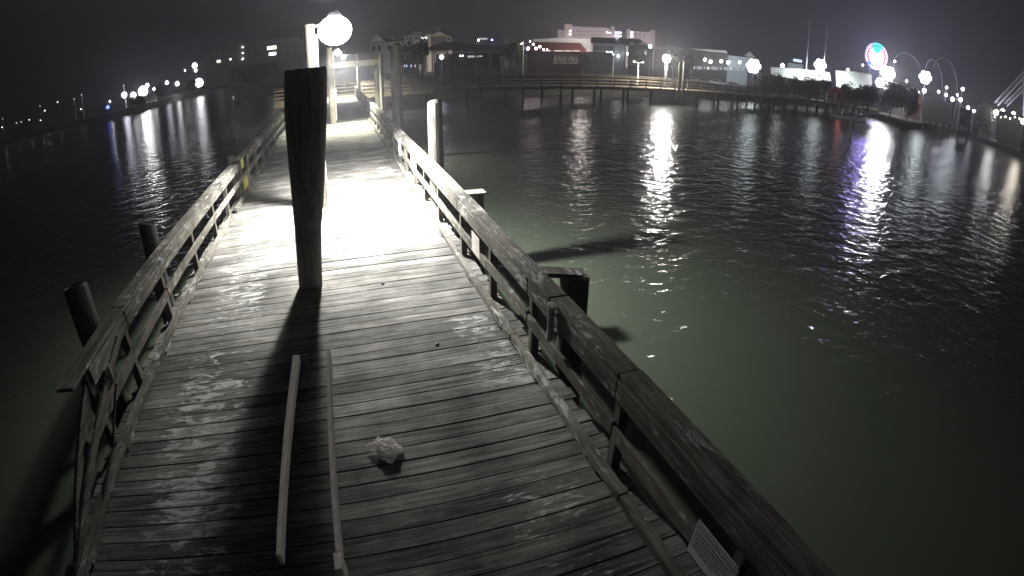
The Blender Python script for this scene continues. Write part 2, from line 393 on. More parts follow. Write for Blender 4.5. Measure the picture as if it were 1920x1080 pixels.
def kerb(x, segs):
    for (a, b_) in segs:
        k = MB()
        j = rnd.uniform(-0.012, 0.012); h = rnd.uniform(-0.008, 0.008)
        k.box(x-0.045+j, x+0.045+j, a+0.004, b_-0.004, 0.05+h, 0.14+h)
        y = a+0.4
        while y < b_-0.2:
            k.box(x-0.043+j, x+0.043+j, y, y+0.28, 0.004, 0.048+h); y += 1.5
        k.build('kerb', M['rail'], pier, bevel=0.006)
kerb(1.785, [(-1.0, 2.35), (2.35, 5.05), (5.05, 8.6), (8.6, 12.2), (12.2, 16.4), (16.4, 20.8), (20.8, 25), (25, 29.1)])
kerb(-2.735, [(-1.0, 2.2), (2.2, 5.65), (5.65, 9.0), (9.0, 12.0), (12.6, 16.8), (16.8, 21), (21, 25), (25, 29.1)])

def railing(label, xin, sgn, posts, capsegs, facesegs, midsegs, z=0.0, group='railings along the pier'):
    """xin: inner face of the posts, sgn: +1 when the outside is towards +x"""
    t = thing('pier_railing', label, 'railing', (xin, (posts[0]+posts[-1])/2, 0), 0, group)
    oy = t.location.y
    def X(a): return a*sgn
    def bx(b, xa, xb, y0, y1, z0, z1):
        x0, x1 = sorted((X(xa), X(xb))); return b.box(x0, x1, y0-oy, y1-oy, z0+z, z1+z)
    for y in posts:
        b = MB(); j = rnd.uniform(-0.012, 0.012)
        bx(b, 0.0+j*0.3, 0.095+j*0.3, y-0.047, y+0.047, -0.35, 1.0); b.build('post', M['post'], t, bevel=0.005)
    for a, c in capsegs:
        b = MB(); h = rnd.uniform(-0.006, 0.006); j = rnd.uniform(-0.012, 0.012)
        bx(b, -0.045+j, 0.155+j, a+0.005, c-0.005, 1.003+h, 1.043+h); b.build('cap_rail', M['rail'], t, bevel=0.006)
    for a, c, zt in facesegs:
        b = MB(); j = rnd.uniform(0, 0.006)
        bx(b, -0.043-j, -0.004-j, a+0.004, c-0.004, zt-0.19, zt); b.build('face_board', M['rail'], t, bevel=0.005)
    for a, c, zt in midsegs:
        b = MB(); j = rnd.uniform(0, 0.006)
        bx(b, -0.042-j, -0.004-j, a+0.004, c-0.004, zt-0.14, zt); b.build('mid_rail', M['rail'], t, bevel=0.005)
    return t
rposts = [-0.4, 1.15, 2.78, 4.76, 6.34, 8.03, 9.97, 11.6, 13.3, 15.0, 16.4, 18.1, 19.8, 21.5, 23.2, 24.9, 26.6, 28.4]
right = railing('right-hand pier railing of weathered timber, carrying the notice sign', 1.875, 1, rposts,
    [(-1.0, 2.78), (2.78, 4.15), (4.15, 6.9), (6.9, 11.6), (11.6, 16.4), (16.4, 20.6), (20.6, 24.9), (24.9, 28.5)],
    [(-1.0, 2.78, 0.99), (2.78, 4.75, 0.985), (4.77, 8.05, 0.99), (8.05, 12.0, 0.99), (12.0, 16.4, 0.99), (16.5, 22.0, 0.93), (22.0, 28.5, 0.96)],
    [(-1.0, 2.75, 0.54), (2.77, 4.75, 0.56), (4.77, 6.35, 0.58), (6.36, 11.2, 0.56), (11.2, 16.4, 0.56), (16.4, 22.0, 0.53), (22.0, 28.5, 0.55)])
for a_, b_ in (((884, 431), (899, 487)), ((770, 288), (781, 331)), ((738, 246), (746, 266))):  # pale plates; the farthest is a board end whitened to look lamplit
    qa = ray(*a_); qb = ray(*b_)
    pa = EYEV+qa*(1.826/qa.x); pb = EYEV+qb*(1.826/qb.x); o_y = right.location.y
    y0_, y1_ = sorted((pa.y, pb.y)); w_y = max(y1_-y0_, 0.10)
    MB().box(1.826-1.875, 1.833-1.875-0.004, y0_-o_y, y0_+w_y-o_y, min(pa.z, pb.z), max(pa.z, pb.z)).build('pale_plate', M['lumber'], right, bevel=0.003)
lposts = [4.15, 5.3, 6.95, 8.85, 10.7, 12.25, 14.0, 15.8, 17.6, 19.4, 21.2, 23.0, 24.8, 26.6, 28.4]
left = railing('timber railing on the left side of the pier ending in a sloping brace', -2.80, -1, lposts,
    [(3.75, 5.4), (5.4, 8.6), (8.6, 13.6), (14.2, 19.4), (19.4, 24), (24, 28.5)],
    [(4.15, 5.32, 0.985), (5.34, 8.86, 0.99), (8.86, 14.0, 0.99), (15.5, 19.4, 0.98), (19.4, 28.5, 0.98)],
    [(3.6, 6.9, 0.56), (6.92, 12.3, 0.58), (12.32, 17.6, 0.57), (17.6, 23, 0.57), (23, 28.5, 0.57)])
oy = left.location.y
MB().bar((-0.06, 4.20-oy, 0.80), (0.04, 2.2-oy, -0.10), 0.04, 0.20, (0, 0.4, 0.9)).build('brace', M['rail'], left, bevel=0.005)
MB().bar((0.055, 4.95-oy, 0.86), (0.055, 2.2-oy, 0.03), 0.035, 0.10, (0, 0.4, 0.9)).build('brace', M['rail'], left, bevel=0.004)
# far stretch of railings up to the junction
def plain_rail(label, pts, step, zdeck, name='pier_railing', group='railings along the pier', h=1.04, mats='rail', wide=0.16, rails=(0.93, 0.55, 0.2)):
    base = Vector(pts[0]); t = thing(name, label, 'railing', (base.x, base.y, zdeck), 0, group)
    for a, c in zip(pts, pts[1:]):
        a, c = Vector((*a, 0)), Vector((*c, 0)); a -= Vector((base.x, base.y, 0)); c -= Vector((base.x, base.y, 0))
        ln = (c-a).length; k = max(1, round(ln/step))
        for i in range(k+1):
            q = a.lerp(c, i/k); MB().box(q.x-0.06, q.x+0.06, q.y-0.06, q.y+0.06, -0.2, h-0.04).build('post', M['post'], t)
        MB().bar(a+Vector((0, 0, h)), c+Vector((0, 0, h)), wide, 0.05).build('cap_rail', M[mats], t)
        for zr in rails:
            d = (c-a).normalized(); off = Vector((d.y, -d.x, 0))*0.085
            MB().bar(a+off+Vector((0, 0, zr-0.07)), c+off+Vector((0, 0, zr-0.07)), 0.04, 0.14).build('mid_rail', M[mats], t)
    return t
plain_rail('far stretch of the pier railing on the right, beyond the gate frame and its lamp', [(1.95, 29.6), (1.95, 51)], 2.6, -0.09)
plain_rail('far stretch of the pier railing on the left, beyond the second lamp post', [(-2.85, 29.6), (-2.85, 51)], 2.6, -0.09)

# ------------------------------------------------------------------ lamps on the pier
def spot(name, loc, target, power, ang, blend, col, r=0.12):
    d = bpy.data.lights.new(name, 'SPOT'); d.energy = power; d.spot_size = R(ang); d.spot_blend = blend; d.color = col; d.shadow_soft_size = r
    o = bpy.data.objects.new(name, d); o.location = loc
    o.rotation_euler = (Vector(target)-Vector(loc)).to_track_quat('-Z', 'Y').to_euler()
    COL.objects.link(o); return o
glow_main = glowing('lamp_glow_white', (1.0, 0.99, 0.97), 170)
glow_warm = glowing('lamp_glow_warm', (1.0, 0.98, 0.82), 500)
def pier_lamp(label, px, py, top, lamp, r, gm, base=0.0, energy=5000, col=(1, .99, .96), target=None, ang=150, blend=0.5, mat='pile', lens=0.14, up=0):
    t = thing('lamp_post', label, 'lamp post', (px, py, base), 0, 'lamp posts standing on the pier')
    lx, ly, lz = lamp[0]-px, lamp[1]-py, lamp[2]-base
    MB().tube([(0, 0, -0.3), (0, 0, (top-base)*0.5), (0, 0, top-base)], [r*1.05, r, r*0.96], 14).build('post', M[mat], t, smooth=False)
    MB().tube([(r+0.035, -0.01, 0.2), (r+0.035, -0.01, top-base-0.25)], 0.028, 8).build('conduit', M['pvc'], t)
    MB().tube([(r*0.5, ly*0.2, lz+0.10), (lx*0.55, ly*0.7, lz+0.13), (lx, ly, lz+0.10)], 0.03, 8).build('arm', M['greymetal'], t)
    hd = MB().tube([(lx, ly, lz-0.05+lens*0.86), (lx, ly, lz+lens*0.95), (lx, ly, lz+lens*0.95+0.06)], [lens*0.45, lens*0.35, 0.05], 14).build('lamp_head', M['greymetal'], t)
    MB().ball((lx, ly, lz-0.05), lens, 3, 0.9).build('lens', gm, hd)
    s = spot('lamp_light', (lx, ly, lz-0.08-lens), (0, 0, 0), energy, ang, blend, col)
    if up:   # extra upward spot, added to strengthen the halo in the haze
        u = spot('lamp_uplight', (lx, ly, lz+lens+0.25), (lx, ly, lz+5), up, 176, 0.3, col); u.parent = t
    tv = Vector(target)-Vector((px+lx, py+ly, base+lz-0.08-lens))
    s.rotation_euler = tv.to_track_quat('-Z', 'Y').to_euler(); s.parent = t
    return t
pier_lamp('nearest pier lamp post, its white-lit post rising behind the dark near pile', -0.52, 12.15, 4.25, (0.05, 11.65, 4.08), 0.12, glow_main,
          energy=10500, target=(0.95, 11.5, 0), ang=152, blend=1.0, lens=0.36, up=5000)
pier_lamp('second pier lamp post, white post beside the gate beam further along the deck', -0.20, 29.0, 4.2, (0.25, 27.4, 3.9), 0.16, glow_warm, 0.0,
          energy=6500, col=(1, 1, .82), target=(0.8, 26.8, 0), ang=118, blend=0.8)
pier_lamp('third pier lamp post at the far junction of the pier with the boardwalk', 2.2, 49.5, 4.0, (0.9, 49.6, 3.9), 0.13, glow_warm, -0.09,
          energy=9000, col=(1, 1, .9), target=(0.6, 50.3, 0), ang=150, blend=0.6)
# ------------------------------------------------------------------ piles
def pile(label, x, y, top, r, mat='pile', lean=0.0, cap=None, group='timber piles beside the pier', n=18):
    t = thing('timber_pile', label, 'pile', (x, y, WATER), 0, group)
    pts, rs = [], []; H = top-WATER
    for i in range(9):
        f = i/8; pts.append((lean*f+rnd.uniform(-.006, .006), rnd.uniform(-.006, .006), -1.5+(H+1.5)*f)); rs.append(r*(1.0+0.04*(1-f)+rnd.uniform(-.015, .015)))
    pts += [(lean, 0, H+0.012)]; rs += [r*0.93]
    MB().tube(pts, rs, n).build('shaft', M[mat], t)
    if cap: cap(t, H)
    return t
pile('tall round timber pile outside the right railing, brightly lit on its left side', 2.235, 11.85, 2.26, 0.175, lean=0.0)
def capB(t, H): MB().box(-0.20, 0.17, -0.16, 0.16, H+0.014, H+0.05).build('top_board', M['rail'], t, bevel=0.005)
pile('low timber pile with a flat board on top, behind the middle of the right railing', 2.58, 9.6, 0.62, 0.15, cap=capB)
def capC(t, H):
    a, c = onz(1006, 508, 0.95)-t.location, onz(1094, 513, 0.95)-t.location
    a.z = c.z = H+0.045
    MB().bar(a, c, 0.20, 0.055).build('top_board', M['rail'], t, bevel=0.006)
pile('thick dark pile with a board across its top beside the white rod holder', 2.42, 4.80, 0.90, 0.170, 'darkpile', cap=capC)
pile('tall pale grey timber pile right of the far railing, shaded towards the camera', 2.27, 19.6, 3.83, 0.20, 'pile')
pile('yellow-lit timber pile carrying the end of the gate beam', 2.36, 29.35, 3.25, 0.17)
pile('slim yellow-lit timber pile just right of the gate beam, the taller of that pair', 2.42, 27.4, 3.62, 0.11)
p_ = atd(818, 160, 40)
pile('slim dim pile standing alone in the water behind the tall lit pile', p_.x, p_.y, EYE-0.45, 0.15, 'darkpile')
p_ = onz(878, 183, WATER)
pile('short white mooring stake low on the water before the boardwalk', p_.x, p_.y, WATER+0.75, 0.13, 'pile', n=8)
pile('dark timber pile left of the pier with its flat top just above the railing', -3.12, 7.62, 1.36, 0.14, 'darkpile')
pile('thick dark pile at the near left end of the railing', -3.20, 5.15, 1.45, 0.155, 'darkpile')
pile('pale pile top peeking over the left railing beside the yellow board', -3.12, 14.7, 1.10, 0.13, 'pile')
# under-deck piles that carry the pier
# the near dark pile, thicker towards its flat top
t = thing('timber_pile', 'large dark timber pile on the deck close to the camera, wider at its flat top', 'pile', (-0.67, 7.6, 0), 0, 'timber piles beside the pier')
ed = [(-0.35, -0.86, -0.50), (0.0, -0.862, -0.487), (0.45, -0.828, -0.437), (0.93, -0.79, -0.38), (1.38, -0.772, -0.29), (1.83, -0.762, -0.225), (2.6, -0.75, -0.135), (3.0, -0.725, -0.11), (3.26, -0.70, -0.10), (3.28, -0.685, -0.115)]
MB().tube([((a+b)/2+0.67, 0, z) for z, a, b in ed], [(b-a)/2 for z, a, b in ed], 24).build('shaft', M['greypile'], t)
MB().tube([(0.30, 0.25, 2.05), (0.335, 0.26, 2.2), (0.34, 0.26, 2.9)], 0.02, 8).build('conduit', M['pvc'], t)
MB().tube([(0.272, 0.22, 1.95), (0.30, 0.25, 2.05)], 0.03, 8).build('conduit_elbow', M['black'], t)

# gate beam across the right half
t = thing('gate_beam', 'pale horizontal timber beam spanning from the second lamp post to the right pile', 'beam', (1.1, 28.85, 3.2))
MB().box(-1.28, 1.42, -0.06, 0.06, -0.16, 0.16).build('timber', M['pile'], t, bevel=0.01)
MB().box(1.02, 1.12, 0.065, 0.16, -0.12, 0.12).build('hanger', M['metal'], t)

# twin slats of the bracket below the camera
t = thing('timber_bracket', 'two pale parallel wooden slats of a bracket pointing away below the camera', 'bracket', (-0.18, 1.05, 2.38))
def slat(fl, fr, nl, nr, zf, zn, dep, name='slat'):
    q = [onz(*nl, zn)-t.location, onz(*nr, zn)-t.location, onz(*fr, zf)-t.location, onz(*fl, zf)-t.location]
    d = Vector((0, 0, dep)); MB().hexa([p-d for p in q]+q).build(name, M['lumber'], t, bevel=0.001)
slat((549, 666), (561, 665), (517, 1040), (525, 1040), 2.36, 2.60, 0.03)
slat((612, 657), (619, 656), (629, 1034), (637, 1034), 2.36, 2.60, 0.04)
slat((624, 1036), (640, 1035), (628, 1068), (641, 1066), 2.602, 2.62, 0.05, 'end_block')
MB().box(-0.20, 0.40, -0.72, -0.66, 0.08, 0.16).build('crosspiece', M['lumber'], t, bevel=0.002)
MB().tube([(-0.018, 0.495, -0.10), (-0.018, 0.495, 0.0)], 0.0035, 6).build('nail', M['metal'], t)

# ------------------------------------------------------------------ rod holders, sign, yellow board, bag
def rod_holder(label, x, y, z0, z1, r, side):
    t = thing('rod_holder', label, 'rod holder', (x, y, z0), 0, 'plastic fishing rod holders on the railings')
    h = z1-z0
    b = MB(); n = 16
    prof = [(r*0.98, 0), (r, h*0.1), (r, h*0.82), (r*1.18, h*0.90), (r*1.22, h), (r*0.92, h), (r*0.86, h*0.8), (r*0.82, h*0.02)]
    rg = [[b.bm.verts.new((q*math.cos(2*math.pi*k/n), q*math.sin(2*math.pi*k/n), z)) for k in range(n)] for q, z in prof]
    for A_, B_ in zip(rg, rg[1:]):
        for k in range(n): b.bm.faces.new((A_[k], A_[(k+1) % n], B_[(k+1) % n], B_[k]))
    b.bm.faces.new(rg[-1])
    b.build('tube', M['pvc'], t, smooth=True)
    for zz in (h*0.25, h*0.72):
        MB().tube([(0, 0, zz-0.012), (0, 0, zz+0.012)], r*1.12, 14, cap=False).build('strap', M['pvc'], t)
        MB().box(min(side*r*1.1, side*(r+0.03)), max(side*r*1.1, side*(r+0.03)), -0.02, 0.02, zz-0.012, zz+0.012).build('bracket', M['pvc'], t)
    return t
rod_holder('white plastic fishing rod holder on the near right railing', 1.785, 3.99, 0.66, 1.06, 0.034, 1)
rod_holder('short white rod holder at the near end of the left railing', -2.70, 4.43, 0.67, 0.85, 0.026, -1)
rod_holder('pale rod holder on the right railing near the bright pool of light', 1.79, 15.2, 0.45, 0.95, 0.05, 1)
t = thing('black_pipe', 'thin black pipe slanting down beside the sloping brace of the left railing', 'pipe', (-2.70, 4.46, 0.60))
MB().tube([(0, 0, 0), (0.0, -0.6, -0.36), (0.0, -1.35, -0.5)], 0.016, 8).build('pipe', M['black'], t)

def text_mesh(body, size, m, parent, name, mat4, align='LEFT', ext=0.0):
    c = bpy.data.curves.new('txt', 'FONT'); c.body = body; c.size = size; c.align_x = align; c.extrude = ext
    o = bpy.data.objects.new('txt', c); COL.objects.link(o)
    dg = bpy.context.evaluated_depsgraph_get()
    me = bpy.data.meshes.new_from_object(o.evaluated_get(dg))
    bpy.data.objects.remove(o)
    me.materials.clear(); me.materials.append(m); me.transform(mat4)
    q = bpy.data.objects.new(name, me); COL.objects.link(q); q.parent = parent
    return q
# sign lies against the inner face board; local +x runs towards the camera (-Y), local z up, face towards -X
t = thing('notice_sign', 'white notice sign with black lettering on the near right railing', 'sign', (1.815, 1.30, 0.53), R(-90))
sg = MB()
sg.prism([(-0.23, -0.17), (0.20, -0.17), (0.235, -0.14), (0.235, 0.15), (0.215, 0.17), (-0.23, 0.17)], -0.006, 0.0)
sg.build('panel', M['signw'], t)
up = Matrix.Translation((0, -0.009, 0)) @ Matrix.Rotation(R(90), 4, 'X')
text_mesh('ATTENTION ANGLERS', 0.047, M['ink'], t, 'lettering', up @ Matrix.Translation((-0.215, 0.105, 0)))
lines = MB()
for i in range(6):
    x = -0.19; zz = 0.072-i*0.030; lines.box(-0.215, -0.203, -0.0085, -0.0075, zz-0.005, zz+0.006)
    end = (0.19, 0.17, 0.20, 0.12, 0.18, 0.05)[i]
    while x < end:
        wd = rnd.uniform(0.02, 0.055); lines.box(x, min(x+wd, end), -0.0085, -0.0075, zz-0.005, zz+0.005); x += wd+0.009
lines.build('small_print', M['ink'], t)
MB().box(-0.222, 0.225, -0.0085, -0.0075, 0.158, 0.162).build('border', M['ink'], t)

t = thing('yellow_board', 'yellow painted board and block fixed inside the left railing', 'board', (-2.70, 14.75, 0))
MB().box(-0.125, -0.095, -0.15, 0.55, 0.02, 0.50).build('lower_panel', M['yellow'], t, bevel=0.005)
MB().box(-0.13, -0.085, -0.15, 0.20, 0.72, 0.985).build('top_block', M['yellow'], t, bevel=0.008)
MB().box(-0.16, -0.10, -0.24, -0.155, -0.2, 1.0).build('upright', M['post'], t, bevel=0.004)

# crumpled plastic bag
bm_ = bmesh.new(); bmesh.ops.create_icosphere(bm_, subdivisions=5, radius=1)
for v in bm_.verts:
    d = v.co.normalized()
    n1 = noise.noise(d*1.3+Vector((3, 1, 7))); n2 = 1-abs(noise.noise(d*2.6+Vector((9, 4, 2))))*2; n3 = 1-abs(noise.noise(d*5.5))*2; n4 = noise.noise(d*13)
    r = 0.80+0.55*n1+0.34*n2+0.14*n3+0.05*n4
    v.co = Vector((d.x*r*0.098, d.y*r*0.125, max(d.z*r*0.062, -0.035)+0.037))
gx = {}
for i_ in range(13):
    for j_ in range(13):
        u, q = i_/12-0.5, j_/12-0.5
        f = noise.noise(Vector((u*5, q*5, 1.7))); f2 = 1-abs(noise.noise(Vector((u*9, q*9, 4.2))))*2
        gx[i_, j_] = bm_.verts.new((u*0.19-0.05+0.02*f, q*0.15+0.075+0.02*f2, 0.035+0.045*abs(f)+0.03*f2*(0.5+u)))
for i_ in range(12):
    for j_ in range(12): bm_.faces.new((gx[i_, j_], gx[i_+1, j_], gx[i_+1, j_+1], gx[i_, j_+1]))
me = bpy.data.meshes.new('plastic_bag'); bm_.to_mesh(me); bm_.free()
m, n, l = newmat('crumpled_plastic')
o = n('ShaderNodeOutputMaterial'); b = n('ShaderNodeBsdfPrincipled'); t_ = n('ShaderNodeTexCoord'); z = n('ShaderNodeTexNoise'); z.inputs['Scale'].default_value = 26; z.inputs['Detail'].default_value = 4
cr = n('ShaderNodeValToRGB'); cr.color_ramp.elements[0].position = 0.35; cr.color_ramp.elements[0].color = (0.72, 0.68, 0.65, 1); cr.color_ramp.elements[1].position = 0.62; cr.color_ramp.elements[1].color = (0.92, 0.90, 0.88, 1)
l(t_.outputs['Object'], z.inputs['Vector']); l(z.outputs['Fac'], cr.inputs[0]); l(cr.outputs[0], b.inputs['Base Color']); b.inputs['Roughness'].default_value = 0.3
bp = n('ShaderNodeBump'); bp.inputs['Distance'].default_value = 0.01; l(z.outputs['Fac'], bp.inputs['Height']); l(bp.outputs[0], b.inputs['Normal'])
trn = n('ShaderNodeBsdfTranslucent'); mxb = n('ShaderNodeMixShader'); mxb.inputs[0].default_value = 0.55; l(cr.outputs[0], trn.inputs['Color']); l(b.outputs[0], mxb.inputs[1]); l(trn.outputs[0], mxb.inputs[2])
tsp = n('ShaderNodeBsdfTransparent'); mxc = n('ShaderNodeMixShader'); mxc.inputs[0].default_value = 0.30; l(mxb.outputs[0], mxc.inputs[1]); l(tsp.outputs[0], mxc.inputs[2]); l(mxc.outputs[0], o.inputs['Surface'])
me.materials.append(m)
bag = bpy.data.objects.new('plastic_bag', me); COL.objects.link(bag); bag.location = (0.065, 3.60, 0.0); bag.rotation_euler = (0, 0, 0.5)
tag(bag, 'crumpled whitish plastic bag lying on the deck boards', 'bag')
for (x, y), lab in (((718, 533), 'small dark scrap of litter on the deck just below the bright pool'), ((820, 647), 'small dark scrap of litter on the deck halfway down the planks')):
    q = onz(x, y, 0)
    b = MB().ball((0, 0, 0.012), 0.028, 1, 0.5)
    for v in b.bm.verts: v.co += Vector((rnd.uniform(-.008, .008), rnd.uniform(-.008, .008), rnd.uniform(-.004, .004)))
    o = b.build('litter_scrap', M['black']); o.location = (q.x, q.y, 0); tag(o, lab, 'litter', 'scraps of litter on the deck')

# ================================================================== BOARDWALK along the shore
bw = [(-6.0, 51.6), (27.0, 54.6), (62, 59.5), (102, 68.5), (126, 76)]
walk = thing('boardwalk', 'long timber boardwalk on piles crossing behind the water from the pier to the right', 'boardwalk', (0, 55, 0))
O = Vector((0, 55, 0)); WID = 5.0
def offs(p, q, d): 
    v = Vector((q[0]-p[0], q[1]-p[1], 0)).normalized(); return Vector((-v.y, v.x, 0))*d
for p, q in zip(bw, bw[1:]):
    o = offs(p, q, WID/2); a = Vector((*p, -0.03))-O+o; c = Vector((*q, -0.03))-O+o
    MB().bar(a, c, WID, 0.06).build('deck', M['far_wood'], walk)
    MB().bar(a-o*0.98+Vector((0, 0, -0.2)), c-o*0.98+Vector((0, 0, -0.2)), 0.12, 0.30).build('fascia', M['far_wood'], walk)
    k = max(2, round((c-a).length/4.6))
    for i in range(k):
        for s_ in (-0.92, 0.92):
            w_ = a.lerp(c, (i+0.5)/k)+o*s_
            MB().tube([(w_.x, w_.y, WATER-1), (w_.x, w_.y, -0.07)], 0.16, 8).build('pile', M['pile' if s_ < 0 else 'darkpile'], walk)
        w1 = a.lerp(c, (i+0.5)/k)
        MB().bar(w1-o*0.95+Vector((0, 0, -0.28)), w1+o*0.95+Vector((0, 0, -0.28)), 0.16, 0.22).build('cross_beam', M['darkpile'], walk)
def walk_rail(label, d, x0=None):
    pts = []
    for i, p in enumerate(bw):
        q = bw[min(i+1, len(bw)-1)] if i < len(bw)-1 else p; pp = bw[i-1] if i == len(bw)-1 else p
        o = offs(pp if i == len(bw)-1 else p, p if i == len(bw)-1 else q, d); pts.append((p[0]+o.x, p[1]+o.y))
    return plain_rail(label, pts if x0 is None else [(x0, pts[0][1]+(x0-pts[0][0])*0.09)]+pts[1:], 2.45, 0.0, 'boardwalk_railing', 'railings of the boardwalk', 1.25, 'far_wood', 0.2, (1.1, 0.72, 0.36))
walk_rail('waterside railing of the far boardwalk right of the pier junction', 0.1, 2.6)
walk_rail('landside railing of the far boardwalk closing off the end of the pier', 4.9)
p_ = onz(628, 182, -0.02)
t = thing('bollard', 'small white bollard on the far lit end of the pier', 'bollard', (-0.05, 50.2, -0.1))
MB().tube([(0, 0, 0), (0, 0, 0.55), (0, 0, 0.75)], [0.17, 0.17, 0.12], 12).build('body', M['white'], t)
MB().ball((0, 0, 0.82), 0.20, 2).build('head', M['white'], t)

# floating dock with leaning marker pole
q = onz(1588, 221, WATER+0.25)
t = thing('floating_dock', 'low pale floating dock lying in the water before the right end of the boardwalk', 'dock', (q.x, q.y, WATER), math.atan2(q.y, q.x)-R(90)+R(12))
MB().box(-3.6, 3.6, -1.0, 1.0, 0.05, 0.42).build('deck', M['white'], t, bevel=0.03)
for x in (-2.6, 0, 2.6): MB().box(x-0.8, x+0.8, -0.9, 0.9, -0.3, 0.045).build('float', M['darkwall'], t)
MB().bar((1.5, 1.0, 0.5), (6.5, 4.6, 2.0), 1.0, 0.10).build('gangway', M['white'], t)
a = onz(1592, 272, WATER); b_ = atd(1600, 212, math.hypot(a.x, a.y))
t = thing('marker_pole', 'thin pale leaning pole with a crossbar standing in the water before the floating dock', 'pole', a)
v = b_-a
MB().tube([(-v.x*0.25, -v.y*0.25, -v.z*0.25), v], 0.06, 8).build('pole', M['white'], t)
MB().bar(v+Vector((-0.9, 0.3, -0.15)), v+Vector((0.25, 0, 0)), 0.08, 0.10).build('crossbar', M['white'], t)

# ================================================================== THE TOWN
def wins(F, t, xs, ys, x_w, y_h, dep=-0.03, m='glass', name='window', d=0.08):
    for y in ys:
        for x in xs:
            ax, az = F.p(x-x_w/2, y+y_h/2); bx_, bz = F.p(x+x_w/2, y-y_h/2)
            MB().box(ax, bx_, dep-d/2, dep+d/2, az, bz).build(name, M[m] if isinstance(m, str) else m, t)
def wall(F, t, x0, y0, x1, y1, dep0=0.0, dep1=8.0, m='cream', name='wall', base=False):
    ax, az = F.p(x0, y1); bx_, _ = F.p(x1, y1); xm = (x0+x1)/2
    top = F.p(xm, y0)[1]; bot = 0.0 if base else F.p(xm, y1)[1]
    return MB().box(ax, bx_, dep0, dep1, bot, top).build(name, M[m], t)
G_lit = glowing('lit_window', (1.0, 0.93, 0.70), 3.2)
G_white = glowing('white_lamp', (0.97, 0.97, 1.0), 20)
G_soft = glowing('soft_white_lamp', (0.97, 0.97, 1.0), 12)
G_pink = glowing('pink_lamp', (1.0, 0.80, 0.84), 22)
G_blue = glowing('blue_lamp', (0.22, 0.30, 1.0), 14)
G_kiosk = glowing('kiosk_panel', (0.65, 0.8, 1.0), 0.8)
G_bulb = glowing('warm_bulb', (1.0, 0.75, 0.45), 14)
G_dispa = glowing('display_light_warm', (1.0, 0.9, 0.78), 0.9)
G_dispb = glowing('display_light_cool', (0.85, 0.92, 1.0), 0.45)
G_strip = glowing('eave_tube_light', (1.0, 0.92, 0.82), 0.9)

def light_pt(name, loc, power, col=(1, 0.95, 0.9), r=0.3, parent=None):
    d = bpy.data.lights.new(name, 'POINT'); d.energy = power; d.color = col; d.shadow_soft_size = r
    o = bpy.data.objects.new(name, d); o.location = loc; COL.objects.link(o)
    if parent: o.parent = parent
    return o

# --- left shore: apartment blocks
F = Facade(425, 100, 300)
t = fthing(F, 'apartment_block', 'dark reddish apartment block with stacked lit balconies on the left shore', 'building')
wall(F, t, 387, 84, 462, 150, 0, 14, 'brown', base=True)
wall(F, t, 385, 82.6, 464, 84, -0.5, 14.5, 'greyroof', 'roof')
for k, y in enumerate((84, 95, 106)):
    wall(F, t, 447, y+9, 461, y+10.5, -1.6, -0.02, 'cream', 'balcony')
    a, z_ = F.p(455, y+2.5)
    MB().ball((a, -0.8, z_-0.6), 0.45, 1).build('balcony_lamp', G_soft if k < 2 else G_white, t)
wins(F, t, (395, 418, 430), (92, 103), 5, 5)
wins(F, t, (410,), (115,), 7, 6, m=G_lit, name='lit_window')
F = Facade(515, 100, 280)
t = fthing(F, 'apartment_block', 'pale grey apartment block with a warm lit window left of the near pile', 'building')
wall(F, t, 466, 76, 566, 150, 0, 14, 'brown', base=True)
wall(F, t, 464, 74.5, 568, 76, -0.5, 14.5, 'greyroof', 'roof')
wins(F, t, (509.5,), (89.5,), 17, 9, m=G_lit, name='lit_window')
wins(F, t, (511,), (101,), 13, 7, m=G_white if False else glowing('bright_window', (1, 0.97, 0.9), 6), name='lit_window')
wins(F, t, (480, 540, 553), (90, 103), 8, 7)
# --- white house, left of centre
F = Facade(712, 80, 150)
t = fthing(F, 'gabled_house', 'white house with a front gable behind the pier lamp, left of the pale pile', 'house')
ax, az = F.p(690, 84); bx_, _ = F.p(722, 84)
gx0 = F.p(694, 78)[0]; gx1 = F.p(721, 78)[0]
wall(F, t, 694, 79, 755, 118, 0, 9, 'white', base=True)
zt = F.p(708, 79)[1]; zp = F.p(706, 66)[1]; zr = F.p(735, 71)[1]
MB().gable(gx0, gx1, -0.3, 5.0, zt, zp, 0.4).build('gable', M['white'], t)
x0, x1 = F.p(716, 79)[0], F.p(757, 79)[0]
MB().roof(x0, x1, 0, 9, zt+0.02, zr, 0, 0.4).build('roof', M['greyroof'], t)
wins(F, t, (701, 711, 730, 744), (90,), 5, 9)
MB().box(F.p(735, 75)[0], F.p(742, 75)[0], 2, 4, zr-1.2, F.p(738, 69)[1]).build('chimney', M['white'], t)
# --- house with turret
F = Facade(825, 72, 150)
t = fthing(F, 'gabled_house', 'tan house with a pointed turret, front gable and dark hipped roof', 'house')
wall(F, t, 805, 68, 847, 112, 0, 9, 'cream', base=True)
x0, x1 = F.p(800, 68)[0], F.p(850, 68)[0]; zt = F.p(826, 67.6)[1]; zr = F.p(826, 52)[1]
MB().roof(x0, x1, 0, 9, zt, zr, 2.6, 0.2).build('roof', M['darkroof'], t)
gx0, gx1 = F.p(807, 68)[0], F.p(838, 68)[0]
MB().gable(gx0, gx1, -1.2, 3.0, F.p(822, 67.4)[1], F.p(823, 59)[1], 0.25).build('gable', M['cream'], t)
MB().box(gx0, gx1, -1.15, -0.02, F.p(822, 100)[1], F.p(822, 67.6)[1]).build('front_bay', M['brown'], t)
cx, cz = F.p(802, 70); 
MB().tube([(cx, -0.8, 0), (cx, -0.8, F.p(802, 66)[1])], 0.95, 10).build('turret', M['cream'], t)
